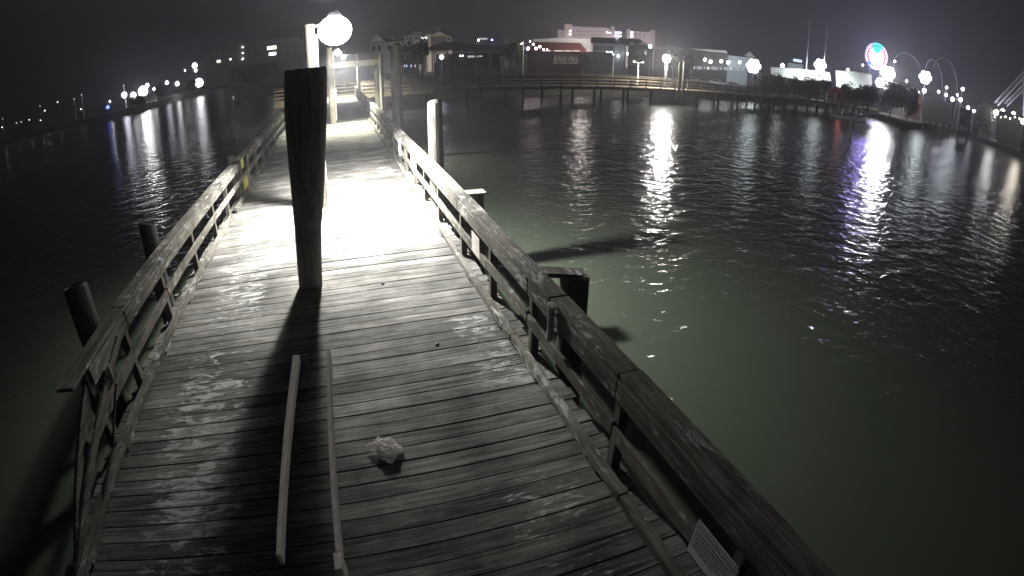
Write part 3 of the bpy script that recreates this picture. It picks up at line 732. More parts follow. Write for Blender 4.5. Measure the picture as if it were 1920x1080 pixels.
MB().tube([(cx, -0.8, F.p(802, 66)[1]+0.01), (cx, -0.8, F.p(802, 56)[1])], [1.15, 0.05], 10).build('turret_roof', M['cream'], t)
a, z_ = F.p(820, 53); MB().box(a-0.6, a+0.6, 3.6, 5.0, F.p(820, 56)[1], F.p(820, 49)[1]).build('cupola', M['white'], t)
wins(F, t, (842,), (73,), 5, 6); wins(F, t, (814, 823, 831), (76,), 5, 5, dep=-1.2)
a, z_ = F.p(796, 72); MB().box(F.p(789, 72)[0], F.p(801, 72)[0], -2.4, -2.2, z_-0.2, z_+0.25).build('lit_parapet', glowing('lit_parapet', (1, 1, .93), 2.2), t)  # light on this parapet strip is put in as emission
light_pt('house_floodlight', (1.5, -7, 2.0), 1500, (1, 0.92, 0.82), 0.3, t)  # point light without a fixture, set before the house front
F = Facade(776, 72, 175)
t = fthing(F, 'flat_roofed_block', 'small grey flat-roofed block between the two gabled houses', 'building')
wall(F, t, 757, 66, 790, 110, 0, 8, 'cream', base=True); wall(F, t, 772, 59, 792, 66, 1, 7, 'cream', 'upper_storey')
wall(F, t, 771, 58, 793, 59, 0.6, 7.4, 'greyroof', 'roof'); wins(F, t, (764, 771, 780, 786), (72,), 4, 5)
light_pt('house_floodlight', (0, -8, 2.0), 1100, (1, 0.95, 0.88), 0.3, t)  # fixtureless point light in front of the block
# --- dark pavilion with curved roof
F = Facade(870, 110, 98)
t = fthing(F, 'open_pavilion', 'long open pavilion with a low dark curved roof on posts', 'pavilion')
prof = [(803, 92), (812, 86), (826, 80.5), (842, 78.5), (862, 80), (890, 83.5), (920, 86), (945, 88), (945, 95), (803, 95)]
MB().prism([F.p(x, y) for x, y in prof], -3, 5).build('roof', M['darkroof'], t)
for x in (812, 838, 865, 892, 918, 940):
    a, z_ = F.p(x, 95)
    for dy in (-2.6, 4.6): MB().box(a-0.12, a+0.12, dy-0.12, dy+0.12, 0, z_-0.005).build('post', M['brown'], t)
wall(F, t, 815, 100, 940, 132, 4.75, 5.0, 'darkwall', 'back_wall', base=True)
for x0, x1, y0, y1, g in ((862, 868, 103, 106, G_soft), (877, 897, 104, 108, glowing('greenish_tube', (0.85, 1.0, 0.9), 0.55)), (899, 906, 104.5, 106, G_strip)):
    a, z_ = F.p(x0, y1); c, z2 = F.p(x1, y0); MB().box(a, c, 4.6, 4.7, z_, z2).build('tube_light', g, t)
F = Facade(769, 120, 92)
t = fthing(F, 'lit_kiosk', 'small dark kiosk showing four dim bluish lit panels beside the pale grey pile', 'kiosk')
wall(F, t, 754, 112, 786, 140, 0, 3, 'darkwall', base=True); wall(F, t, 753, 110.6, 787, 112, -0.4, 3.4, 'darkroof', 'roof')
for x in (758.5, 762.5, 771, 778.5): wins(F, t, (x,), (123.5,), 2.2, 5, m=G_kiosk, name='lit_panel')
# --- restaurant with white parapet and maroon roof
F = Facade(1062, 100, 98)
t = fthing(F, 'restaurant', 'restaurant with a maroon hipped roof under a white parapet and a wall of white letters', 'building')
px_ = [(998, 73.5), (1040, 70.5), (1075, 70.5), (1108, 72), (1108, 98), (1100, 96)]
MB().prism([F.p(x, y) for x, y in ((998, 76), (1000, 73), (1042, 70.5), (1108, 72.5), (1108, 97), (1090, 97), (1090, 80), (1000, 78))], 2.0, 9.0).build('parapet', M['white'], t)
wall(F, t, 988, 95, 1088, 140, 0.4, 9, 'redwall', base=True)
wall(F, t, 1088.2, 97, 1150, 140, 0.6, 9, 'darkwall', 'side_wing', base=True)
e0, ez = F.p(992, 95); e1, _ = F.p(1104, 95); rz_ = F.p(1040, 78.5)[1]
b = MB(); r0, r1 = F.p(1000, 78.5)[0], F.p(1088, 78.5)[0]
b.hexa([(e0, -1.6, ez-0.1), (e1, -1.6, ez-0.1), (e1, 1.98, ez-0.1), (e0, 1.98, ez-0.1), (e0, -1.6, ez), (e1, -1.6, ez), (r1, 1.95, rz_), (r0, 1.95, rz_)])
b.build('hip_roof', M['maroon'], t)
a, z_ = F.p(1038, 97); c, z2 = F.p(1086, 121)
MB().box(a, c, 0.25, 0.38, z2, z_-0.25).build('sign_board', M['brown'], t)
mt = plain('cream_letters', (0.62, 0.58, 0.52), 0.6, var=0.2, scale=4)
a, z_ = F.p(1039, 113.5); a2, z3 = F.p(1043.5, 104)
MB().prism([(a, z_), (a2+0.1, z_), (a2-0.1, z_+0.6), (a+0.15, z3)], 0.18, 0.24).build('sail_emblem', mt, t)
a, z_ = F.p(1047.5, 113.5)
b = MB(); x = a; hh = F.p(1047.5, 105)[1]-z_
for kind in ('K', 'e', 'h', 'gap', 'i', 'gap', 'N', 'a', 'l'):
    if kind == 'gap': x += 0.28; continue
    w_ = {'i': 0.14}.get(kind, 0.42); h_ = hh if kind in 'KhNl' else hh*0.72
    if kind in 'Kh': b.bar((x+0.06, 0.21, z_), (x+0.06, 0.21, z_+h_), 0.12, 0.06, (0, 1, 0)); b.bar((x+0.1, 0.21, z_+h_*0.45), (x+w_-0.05, 0.21, z_), 0.12, 0.06, (0, 1, 0)); b.bar((x+0.1, 0.21, z_+h_*0.4), (x+w_-0.05, 0.21, z_+h_*0.8), 0.10, 0.06, (0, 1, 0))
    elif kind in 'N': b.bar((x+0.06, 0.21, z_), (x+0.06, 0.21, z_+h_), 0.12, 0.06, (0, 1, 0)); b.bar((x+0.08, 0.21, z_+h_), (x+w_-0.08, 0.21, z_), 0.12, 0.06, (0, 1, 0)); b.bar((x+w_-0.06, 0.21, z_), (x+w_-0.06, 0.21, z_+h_), 0.12, 0.06, (0, 1, 0))
    else: b.box(x, x+w_*0.8, 0.18, 0.24, z_, z_+h_*0.35); b.box(x, x+0.12, 0.18, 0.24, z_+h_*0.36, z_+h_)
    x += w_+0.05
    b.build('letter', mt, t); b = MB()
b.bm.free()
b = MB()
for x0, x1 in ((1038, 1045), (1051, 1055), (1057, 1063), (1067, 1082)):
    a, z_ = F.p(x0, 118); c, _ = F.p(x1, 118); b.box(a, c, 0.18, 0.24, z_-0.08, z_+0.10); b.build('sign_strapline', mt, t); b = MB()
b.bm.free()
light_pt('roof_floodlight', (3.0, -2.5, 9.5), 900, (1, 0.93, 0.85), 0.3, t)  # added point light that brightens the white parapet
for x0, x1 in ((1018, 1033), (1039, 1056), (1058, 1072), (1074, 1087), (1098, 1107)):
    a, z_ = F.p(x0, 95.3); c, _ = F.p(x1, 95.3); MB().box(a, c, -1.75, -1.66, z_-0.10, z_+0.10).build('eave_light', G_strip, t)
wins(F, t, (1010, 1022), (112,), 9, 14, dep=0.37)
for x in (1102, 1116, 1130): wins(F, t, (x,), (112,), 5, 12, dep=0.57)
# festoon of bulbs at its left corner
F2 = Facade(1004, 86, 93)
t = fthing(F2, 'festoon_lights', 'cluster of pink-white festoon bulbs hung at the left corner of the maroon roof', 'string lights')
cord = [(978, 82), (990, 91), (994, 77.5), (1000, 83), (1005, 91), (1012, 87.5), (1019, 92.5), (1026, 93)]
MB().tube([(F2.p(x, y)[0], 0.0, F2.p(x, y)[1]) for x, y in cord], 0.03, 5).build('cord', M['black'], t)
a, z_ = F2.p(981, 88); MB().tube([(a, 0.1, 0), (a, 0.1, z_+1)], 0.09, 8).build('pole', M['white'], t)
for (x, y), r in zip(cord, (0.12, 0.30, 0.15, 0.20, 0.26, 0.24, 0.16, 0.12)):
    a, z_ = F2.p(x, y); MB().ball((a, -0.05, z_), r, 1).build('bulb', G_pink, t)
# --- long blue grey building with octagonal pavilion
F = Facade(1145, 92, 125)
t = fthing(F, 'shop_building', 'blue-grey building with a long grey roof and a pyramid-roofed corner pavilion', 'building')
wall(F, t, 1110, 81, 1152, 140, 0, 8, 'bluegrey', base=True)
x0, x1 = F.p(1110, 80)[0], F.p(1152, 80)[0]; MB().roof(x0, x1, -0.5, 8, F.p(1130, 80.6)[1], F.p(1130, 69)[1], 0.0, 0.3).build('roof', M['greyroof'], t)
wins(F, t, (1116, 1122, 1128, 1134, 1140, 1146), (90,), 3.4, 8)
cx, cz = F.p(1162, 84); rr = F.p(1174, 84)[0]-cx
MB().tube([(cx, -0.5, 0), (cx, -0.5, cz)], rr, 8).build('corner_pavilion', M['bluegrey'], t)
MB().tube([(cx, -0.5, cz+0.02), (cx, -0.5, F.p(1160, 71)[1])], [rr*1.18, 0.08], 8).build('pavilion_roof', M['greyroof'], t)
for x, y in ((1139, 99), (1146, 99), (1176, 101), (1159, 105.5)):
    a, z_ = F.p(x, y); MB().ball((a, -rr-1.2, z_), 0.30, 1).build('wall_lamp', G_white, t)
b = MB(); a, z_ = F.p(1112, 98); c, _ = F.p(1150, 98); b.box(a, c, -0.5, -0.1, z_-0.15, z_+0.15); b.build('ledge', M['white'], t)
F = Facade(1190, 92, 120)
t = fthing(F, 'gabled_shop', 'low dark-roofed shop with two small gables right of the corner pavilion', 'building')
wall(F, t, 1176, 85, 1222, 140, 0, 8, 'darkwall', base=True)
MB().prism([F.p(x, y) for x, y in ((1160, 72), (1200, 73), (1216, 85.5), (1176, 85))], 0.0, 7).build('roof', M['darkroof'], t)
for x in (1185, 1205):
    MB().gable(F.p(x-7, 84)[0], F.p(x+7, 84)[0], -0.8, 2.0, F.p(x, 84.5)[1], F.p(x, 77)[1], 0.2).build('gable', M['bluegrey'], t)
wins(F, t, (1185, 1198, 1210), (98,), 6, 8)
# --- hotel
F = Facade(1110, 62, 330)
t = fthing(F, 'hotel', 'large pinkish white hotel with a corner tower and a row of small windows', 'hotel')
wall(F, t, 1045, 56, 1057, 120, 0, 16, 'pink', 'wing', base=True)
wall(F, t, 1057, 46, 1071.5, 120, -2, 16, 'pink', 'tower', base=True)
wall(F, t, 1071.7, 51, 1140, 120, 0, 16, 'pink', base=True)
wall(F, t, 1140.2, 57, 1160, 120, 1, 16, 'pink', 'wing', base=True)
wall(F, t, 1145, 49, 1153, 57, 2, 14, 'pink', 'tower'); wall(F, t, 1056, 45, 1072.5, 46, -2.5, 16.5, 'greyroof', 'roof')
wall(F, t, 1071.6, 50, 1138, 51, -0.4, 16, 'greyroof', 'roof')
wins(F, t, [1076+6.6*i for i in range(10)], (59, 65.5), 2.6, 2.6)
wall(F, t, 1072, 54.8, 1139, 55.6, -0.5, -0.02, 'white', 'ledge')
for x, y in ((1069.5, 58.5), (1069.5, 64.5), (1138, 61), (1143, 62)):
    a, z_ = F.p(x, y); MB().ball((a, -3.0, z_), 0.55, 1).build('wall_lamp', G_soft, t)
light_pt('street_floodlight', (-14, -24, 8), 16000, (1, 0.86, 0.84), 0.5, t); light_pt('street_floodlight', (10, -24, 8), 16000, (1, 0.86, 0.84), 0.5, t)  # unseen street lights, added to brighten the hotel facade
F = Facade(1195, 68, 330)
t = fthing(F, 'hotel', 'pinkish hotel block with a lit stairwell and blue lights, right of the larger hotel', 'hotel')
wall(F, t, 1173, 55, 1180, 120, -1, 14, 'pink', 'stair_tower', base=True); wall(F, t, 1180.2, 59, 1221, 120, 0, 14, 'pink', base=True); wall(F, t, 1216, 56, 1226, 120, 1.0, 13, 'pink', 'wing', base=True)
wins(F, t, (1184.5,), (61, 67.5), 4, 3, m=G_white, name='lit_window'); wins(F, t, (1223,), (64, 69, 74, 79), 2.4, 2.6, dep=0.9)
wins(F, t, (1192, 1200, 1208), (64, 70), 3, 2.6)
for x in (1155, 1160, 1164):
    for y in (61.5, 67.5):
        a, z_ = F.p(x, y); MB().ball((a, -1, z_), 0.55, 1).build('blue_lamp', glowing('pale_blue_lamp', (0.62, 0.72, 1.0), 16), t)
light_pt('street_floodlight', (3, -24, 8), 17000, (1, 0.88, 0.88), 0.5, t)  # unseen street light, added for this block's facade
F = Facade(958, 72, 170)
t = fthing(F, 'square_tower', 'small pale square tower rising behind the dark tree left of the restaurant', 'tower')
wall(F, t, 946, 69, 953, 110, 0, 3, 'white', base=True); wall(F, t, 945, 68, 954, 69, -0.3, 3.3, 'greyroof', 'roof'); wins(F, t, (949.5,), (73,), 2.5, 3)
F = Facade(908, 75, 190)
t = fthing(F, 'lit_shop', 'low far shop with a lit white sign panel and one blue lamp', 'shop')
wall(F, t, 893, 78, 930, 110, 0, 6, 'brown', base=True); wall(F, t, 892, 76.8, 931, 78, -0.3, 6.3, 'darkroof', 'roof')
a, z_ = F.p(899, 74.3); c, z2 = F.p(914, 71.2); MB().box(a, c, -0.2, -0.05, z_, z2).build('sign_panel', glowing('sign_panel_white', (0.95, 0.95, 1), 0.7), t)
a, z_ = F.p(897, 75.5); MB().ball((a, -0.8, z_), 0.38, 1).build('lamp', G_white, t)
a, z_ = F.p(922.5, 75); MB().ball((a, -0.8, z_), 0.38, 1).build('blue_lamp', G_blue, t)
# --- long arcade building with white eave
F = Facade(1327, 108, 135)
t = fthing(F, 'arcade_building', 'long low arcade with a white eave above five round lamps', 'building')
wall(F, t, 1297, 95, 1362, 150, 0, 9, 'darkwall', base=True)
MB().prism([F.p(x, y) for x, y in ((1292, 89.5), (1362, 95.5), (1364, 100), (1357, 99), (1296, 93.5))], -1.2, 9).build('eave', M['white'], t)
wall(F, t, 1362.3, 105, 1400, 150, 0.4, 8, 'bluegrey', 'annexe', base=True)
for x, y, r in ((1322, 112, 0.42), (1332, 116, 0.46), (1352, 115, 0.42), (1365, 117, 0.46), (1386, 117, 0.40)):
    a, z_ = F.p(x, y); MB().ball((a, -1.6, z_), r, 1).build('lamp', G_white, t)
wins(F, t, (1312, 1340), (106,), 8, 6)
b_x = 1289
for w_ in (9, 5, 12, 4, 7, 14, 6, 10, 5, 12, 8):
    a, z_ = F.p(b_x, 129+(b_x-1289)*0.03); c, z2 = F.p(b_x+w_, 124.5+(b_x-1289)*0.03)
    MB().box(a, c-0.15, -0.12, -0.02, z_, z2).build('lit_display', (G_dispa if w_ % 2 else G_dispb), t); b_x += w_+1.5  # added glowing panels standing in for the brightly lit clutter of cars
# parked cars seen as the cluttered lit strip below
def car(F, x, y, col, label):
    a, z_ = F.p(x, y); q = F.o+F.ex*a+F.ey*(-6)
    t = thing('parked_car', label, 'car', (q.x, q.y, LAND), F.rot, 'cars parked before the arcade')
    mt_ = plain('car_paint_'+str(x), col, 0.3, var=0.05, spec=0.5)
    MB().prism([(-2.1, 0.35), (2.1, 0.35), (2.12, 0.8), (1.3, 0.92), (0.75, 1.42), (-0.95, 1.45), (-1.6, 0.95), (-2.1, 0.85)], -0.85, 0.85).build('body', mt_, t, bevel=0.06)
    MB().prism([(-1.35, 0.95), (1.1, 0.95), (0.68, 1.36), (-0.9, 1.38)], -0.875, -0.86).build('side_window', M['glass'], t)
    for xx in (-1.3, 1.3):
        for yy in (-0.72, 0.72): MB().tube([(xx, yy-0.1, 0.33), (xx, yy+0.1, 0.33)], 0.33, 12).build('wheel', M['black'], t)
car(F, 1300, 126, (0.6, 0.6, 0.6), 'white car, leftmost of the cars parked below the arcade')
car(F, 1322, 126, (0.35, 0.36, 0.4), 'grey car parked below the arcade, second from the left')
car(F, 1345, 128, (0.65, 0.65, 0.63), 'pale car parked below the arcade under the middle lamps')
car(F, 1375, 129, (0.2, 0.2, 0.24), 'dark car, rightmost of the cars parked below the arcade')
F = Facade(1250, 95, 120)
t = fthing(F, 'white_shed', 'long pale shed roof behind the brightest boardwalk lamp', 'building')
wall(F, t, 1224, 92, 1282, 140, 0, 6, 'brown', base=True)
MB().prism([F.p(x, y) for x, y in ((1222, 86.5), (1276, 89), (1282, 94.5), (1222, 92))], -0.6, 6.5).build('roof', M['white'], t)
F = Facade(1405, 100, 170)
t = fthing(F, 'gabled_hut', 'small hut with a pale pointed gable above the arcade annexe', 'building')
wall(F, t, 1396, 106, 1414, 150, 0, 5, 'cream', base=True); MB().gable(F.p(1397, 105)[0], F.p(1413, 105)[0], -0.4, 5, F.p(1405, 105.7)[1], F.p(1405, 96)[1], 0.3).build('roof', M['white'], t)
# --- white tents / amusement stalls
F = Facade(1500, 135, 150)
t = fthing(F, 'white_marquee', 'long white marquee glowing under the floodlight left of the ferris wheel', 'tent')
MB().prism([F.p(x, y) for x, y in ((1444, 126), (1500, 129), (1556, 136), (1558, 152), (1500, 150), (1446, 140))], 0, 10).build('canopy', M['white'], t)
for x in (1448, 1475, 1502, 1529, 1554):
    a, z_ = F.p(x, 140); MB().tube([(a, -0.1, 0), (a, -0.1, z_)], 0.08, 6).build('post', M['white'], t)
F = Facade(1490, 118, 170)
t = fthing(F, 'sign_hall', 'dark hall with a thin blue-white lit sign along its top', 'building')
wall(F, t, 1474, 119, 1502, 160, 0, 8, 'bluegrey', base=True)
a, z_ = F.p(1487, 115); c, z2 = F.p(1504, 112.5); MB().box(a, c, -0.3, -0.1, z_, z2).build('sign_panel', glowing('sign_panel_blue', (0.6, 0.75, 1), 1.6), t)
F = Facade(1602, 150, 150)
t = fthing(F, 'white_marquee', 'boxy white marquee wall shining just left of the ferris wheel base', 'tent')
MB().prism([F.p(x, y) for x, y in ((1567, 134), (1600, 135), (1634, 141), (1636, 178), (1600, 172), (1568, 165))], 0, 8).build('canopy', M['white'], t)
MB().prism([F.p(x, y) for x, y in ((1566, 132.5), (1600, 133.5), (1633, 139), (1634, 141), (1600, 135), (1567, 134))], -0.4, 8.3).build('valance', M['cream'], t)
# --- ferris wheel
F = Facade(1644, 106, 230)
cx, cz = F.p(1643.5, 105.5); rad = abs(F.p(1643.5, 82)[1]-cz)
t = fthing(F, 'ferris_wheel', 'ferris wheel glowing teal at the top and pink white around', 'ferris wheel')
rim_c = {}
def seg_mat(a):
    # a: angle from the top, clockwise
    if abs(a) < 38: return 'teal'
    if 130 < a < 200 or a < -150: return 'whiteblue'
    if -150 <= a < -118: return 'blue'
    return 'pinkw'
GM = dict(teal=glowing('wheel_teal', (0.02, 0.85, 0.72), 1.9), pinkw=glowing('wheel_pink_white', (1.0, 0.52, 0.78), 2.7), whiteblue=glowing('wheel_white_blue', (0.66, 0.85, 1.0), 2.6), blue=glowing('wheel_blue', (0.03, 0.22, 0.95), 3.4))
ca = math.cos(R(32))
def wp(a, r, dy=0): return (cx+r*math.sin(R(a))*0.86, dy+r*math.sin(R(a))*0.5, cz+r*math.cos(R(a)))
for k in range(20):
    a = -180+18*k+9; g = GM[seg_mat(a)]
    MB().tube([wp(a-9, rad), wp(a-3, rad), wp(a+3, rad), wp(a+9, rad)], 0.42, 6).build('rim_light', g, t)
    MB().hexa([Vector(wp(a-q_, r_))+Vector((0, d_, 0)) for d_ in (-0.1, 0.1) for q_, r_ in ((8.6, 0.6), (-8.6, 0.6), (-8.2, rad*0.80), (8.2, rad*0.80))]).build('spoke', g if seg_mat(a) == 'pinkw' else GM['pinkw'] if abs(a) > 38 else GM['teal'], t)
    MB().bar(wp(a, rad*0.81), wp(a, rad*0.97), 1.0, 0.15).build('spoke_tip', g, t)
    q = wp(a, rad+0.55)
    MB().box(q[0]-0.35, q[0]+0.35, q[1]-0.4, q[1]+0.4, q[2]-0.75, q[2]-0.1).build('gondola', M['white'], t)
MB().ball((cx, 0, cz), 1.5, 2).build('hub', GM['whiteblue'], t)
for s_ in (-1, 1):
    for dy in (-2.2, 2.2): MB().tube([(cx, dy*0.5+1.2, cz), (cx+s_*rad*0.55, dy+1.2, 0)], 0.16, 8).build('leg', M['white'], t)
MB().box(cx-3, cx+2, -2.6, 1.5, 0, F.p(1640, 132)[1]).build('base', plain('blue_panel', (0.08, 0.12, 0.30), 0.6), t)
light_pt('wheel_colour_glow', (cx-1.5, -2.5, cz+1.0), 10000, (0.32, 0.26, 1.0), 2.2, t)  # added point light for the violet halo and its streak on the water
# --- coaster loops
F = Facade(1740, 130, 240)
t = fthing(F, 'roller_coaster', 'pale roller coaster track rising in three tall arches at the right', 'roller coaster')
def arch(pts, name='track_arch'):
    P3 = [(F.p(x, y)[0], dy, F.p(x, y)[1]) for x, y, dy in pts]
    # smooth with Catmull-Rom
    V = [Vector(p) for p in P3]; outp = []
    for i in range(len(V)-1):
        p0, p1, p2, p3 = V[max(i-1, 0)], V[i], V[i+1], V[min(i+2, len(V)-1)]
        for k in range(8):
            s_ = k/8; outp.append(0.5*((2*p1)+(p2-p0)*s_+(2*p0-5*p1+4*p2-p3)*s_*s_+(3*p1-p0-3*p2+p3)*s_**3))
    outp.append(V[-1])
    MB().tube(outp, 0.42, 8).build(name, M['track'], t)
    MB().tube([p+Vector((0, 1.1, 0)) for p in outp], 0.16, 6).build('track_rail', M['track'], t)
    MB().tube([p+Vector((0, -1.1, 0)) for p in outp], 0.16, 6).build('track_rail', M['track'], t)
arch([(1672, 128, 6), (1678, 108, 6), (1690, 98, 5), (1706, 101, 4), (1718, 112, 3), (1727, 130, 2), (1734, 160, 1)])
arch([(1735, 130, 0), (1741, 116, 0), (1748, 113, 0), (1758, 120, 0), (1765, 138, 0), (1768, 165, 0), (1771, 195, 0)])
arch([(1750, 130, -4), (1757, 116, -4), (1768, 111, -4), (1780, 117, -4), (1788, 132, -4), (1793, 155, -4), (1797, 195, -4)])
# --- right shore buildings
F = Facade(1755, 205, 150, WATER)
t = fthing(F, 'sea_wall_building', 'windowless pale grey waterfront building below the coaster loops', 'building')
MB().prism([F.p(x, y) for x, y in ((1728, 181), (1750, 183), (1784, 194), (1783, 232), (1755, 229), (1729, 226))], 0, 12).build('wall', M['concrete'], t)
for x in (1732, 1744, 1757, 1770, 1781):
    a, z_ = F.p(x, 229); MB().tube([(a, 0.6, -1.5), (a, 0.6, z_+0.5)], 0.3, 8).build('pile', M['darkpile'], t)
F = Facade(1810, 220, 140, WATER)
t = fthing(F, 'waterfront_hut', 'small grey box-shaped hut standing at the water right of the windowless building', 'hut')
MB().prism([F.p(x, y) for x, y in ((1799, 202), (1821, 209), (1818, 240), (1797, 234))], 0, 4).build('wall', M['concrete'], t)
MB().prism([F.p(x, y) for x, y in ((1798, 200), (1822, 207), (1822, 209), (1798, 202))], -0.4, 4.4).build('roof', M['cream'], t)
wins(F, t, (1805,), (227,), 5, 8)
for x in (1798, 1817):
    a, z_ = F.p(x, 237); MB().tube([(a, 0.5, -1.5), (a, 0.5, z_+0.4)], 0.2, 8).build('pile', M['darkpile'], t)
pts = [onz(x, y, WATER) for x, y in ((1822, 252), (1850, 257), (1880, 262), (1925, 272))]
t = thing('timber_fence', 'weathered board fence along the water at the right edge', 'fence', (pts[0].x, pts[0].y, WATER))
for a, c in zip(pts, pts[1:]):
    a = a-pts[0]; c = c-pts[0]
    MB().bar(a+Vector((0, 0, 1.7)), c+Vector((0, 0, 1.7)), 0.1, 2.6).build('board_panel', M['far_wood'], t)
    MB().tube([a+Vector((0, -0.2, -1)), a+Vector((0, -0.2, 3.3))], 0.14, 8).build('post', M['post'], t)
# swing ride
F = Facade(1905, 175, 170)
t = fthing(F, 'swing_ride', 'tall lattice arms of a swing ride leaning at the right edge', 'amusement ride')
def lattice(a, c, w_, name):
    a, c = Vector(a), Vector(c); d = (c-a).normalized(); u = Vector((d.z, 0, -d.x))*w_/2
    b = MB(); b.tube([a-u, c-u], 0.14, 6); b.tube([a+u, c+u], 0.14, 6)
    k = 7
    for i in range(k):
        p, q = a.lerp(c, i/k), a.lerp(c, (i+1)/k); b.tube([p-u, q+u], 0.07, 5); b.tube([p+u, q-u], 0.07, 5)
    b.build(name, M['track'], t)
def P3(x, y, dy=0): q = F.p(x, y); return (q[0], dy, q[1])
lattice(P3(1868, 195), P3(1924, 135), 1.3, 'arm'); lattice(P3(1886, 196, 1.5), P3(1926, 156, 1.5), 1.1, 'arm')
MB().tube([P3(1920, 140, 2), P3(1919, 225, 2)], 0.22, 8).build('mast', M['track'], t)
MB().box(P3(1866, 200)[0], P3(1925, 200)[0], -1, 4, 0, 0.8).build('base', M['concrete'], t)
# stalls at right under lamps
for i, (x0, y0, x1, y1, D, lab) in enumerate(((1655, 160, 1690, 205, 165, 'dim brown stall right of the ferris wheel base'), (1692, 168, 1726, 212, 160, 'reddish stall between the trees and the windowless building'),
                                        (1838, 212, 1868, 238, 175, 'low brown stall behind the board fence'), (1872, 214, 1916, 246, 160, 'pale stall under the rightmost lamps'))):
    F = Facade((x0+x1)/2, (y0+y1)/2, D)
    t = fthing(F, 'amusement_stall', lab, 'stall', 'stalls on the right shore')
    wall(F, t, x0, y0+6, x1, y1, 0, 4, ('darkwall', 'redwall', 'darkwall', 'darkwall')[i], base=True)
    a, z_ = F.p((x0+x1)/2, y0+6); hw = (F.p(x1, y0)[0]-F.p(x0, y0)[0])/2
    MB().roof(a-hw, a+hw, 0, 4, z_+0.02, z_+1.2, 0.8, 0.4).build('roof', M['darkroof' if i % 2 else 'greyroof'], t)
    wins(F, t, ((x0+x1)/2-7, (x0+x1)/2+7), ((y0+y1)/2+2,), 8, 9)
    for k_ in range(5):
        xx_ = x0+(x1-x0)*(k_+0.5)/5; ba, bz_ = F.p(xx_, y0+7+rnd.uniform(-2, 2)); MB().ball((ba, -0.6, bz_), 0.16+0.09*rnd.random(), 1).build('bulb', (G_white, G_pink, G_soft, G_bulb)[(k_+i) % 4], t)
# red parasols behind the boardwalk
q = atd(1568, 168, 116)
t = thing('red_parasol', 'red parasol standing behind the boardwalk railing', 'parasol', (q.x, q.y, LAND))
h = q.z-LAND
MB().tube([(0, 0, 0), (0, 0, h+0.6)], 0.05, 8).build('pole', M['white'], t)
MB().tube([(0, 0, h-0.5), (0, 0, h+0.1), (0, 0, h+0.7)], [1.9, 1.2, 0.05], 8).build('canopy', M['redcloth'], t)
light_pt('parasol_lamp', (0, -1.5, h-1.4), 40, (1, 0.25, 0.2), 0.15, t)  # added red light, put in to give the parasol its glow

# --- masts
for x, yt, yb, D, lab in ((1518, 40, 128, 150, 'tall thin mast left of the bluish floodlight'), (1550, 52, 130, 150, 'thin mast just right of the bluish floodlight'), (1030, 50, 75, 200, 'thin aerial on the roofs left of the hotel'),
                      (1152, 0, 60, 330, 'very tall faint aerial above the hotel')):
    F = Facade(x, yb, D); t = fthing(F, 'mast', lab, 'mast', 'thin masts against the night sky')
    a, z_ = F.p(x, max(yt, 2)); MB().tube([(a, 0, 0), (a*1.0, 0, z_*0.6), (a, 0, z_)], [0.22, 0.15, 0.08], 6).build('pole', M['metal'], t)
    MB().ball((a, 0, z_+0.1), 0.16, 1).build('finial', M['metal'], t)

# ------------------------------------------------------------------ street lamps and floodlights
_gm = {}
def gmat(col, s):
    k = (col, s)
    if k not in _gm: _gm[k] = glowing('lamp_%d' % len(_gm), col, s)
    return _gm[k]
WH = (0.96, 0.98, 1.0); COOL = (0.86, 0.97, 1.0); WARM = (1.0, 0.93, 0.80); VIO = (0.86, 0.86, 1.0); BLU = (0.12, 0.18, 1.0)
def lamp(x, y, D, r, s, label, col=WH, ground=LAND, head='globe', group='lamps along the shore', name='street_lamp', polecol='greymetal', pr=0.07):
    q = atd(x, y, D); t = thing(name, label, 'lamp', (q.x, q.y, ground), 0, group); h = q.z-ground
    a = math.atan2(-q.x, q.y)
    MB().tube([(0, 0.02, 0), (0, 0.02, h*0.6), (0, 0.02, h-r*0.9)], [pr*1.3, pr, pr*0.8], 8).build('pole', M[polecol], t)
    MB().ball((0, 0, h), r, 2).build('globe', gmat(col, s), t)
    MB().tube([(0, 0, h+r*1.02), (0, 0, h+r*1.3)], [r*0.7, r*0.2], 8).build('cap', M['greymetal'], t)
    return t
lamp(1250, 110, 71.5, 0.50, 900, 'brightest floodlight on the boardwalk, above its long reflection in mid water', (1.0, 0.97, 0.90), 0.0, polecol='white', pr=0.2)
lamp(1467, 123, 125, 0.42, 30, 'smaller round lamp between the arcade floodlight and the marquee')
lamp(1678, 115, 175, 0.30, 60, 'small lilac lamp on a pole between the ferris wheel and the coaster', VIO)
lamp(1733, 170, 160, 0.60, 40, 'lower floodlight right under the greenish white one', COOL)
lamp(1618, 122, 165, 0.22, 60, 'tiny pinkish lamp left of the ferris wheel', (1, .85, .9))
lamp(828, 107, 78, 0.28, 45, 'white lamp with its globe before the dark pavilion', VIO, 0.0)
lamp(1219, 87, 110, 0.34, 28, 'round white lamp at the left end of the long pale shed roof', VIO)
lamp(1150, 102, 76, 0.10, 8, 'unlit thin lamp pole on the boardwalk below the corner pavilion', WH, 0.0)
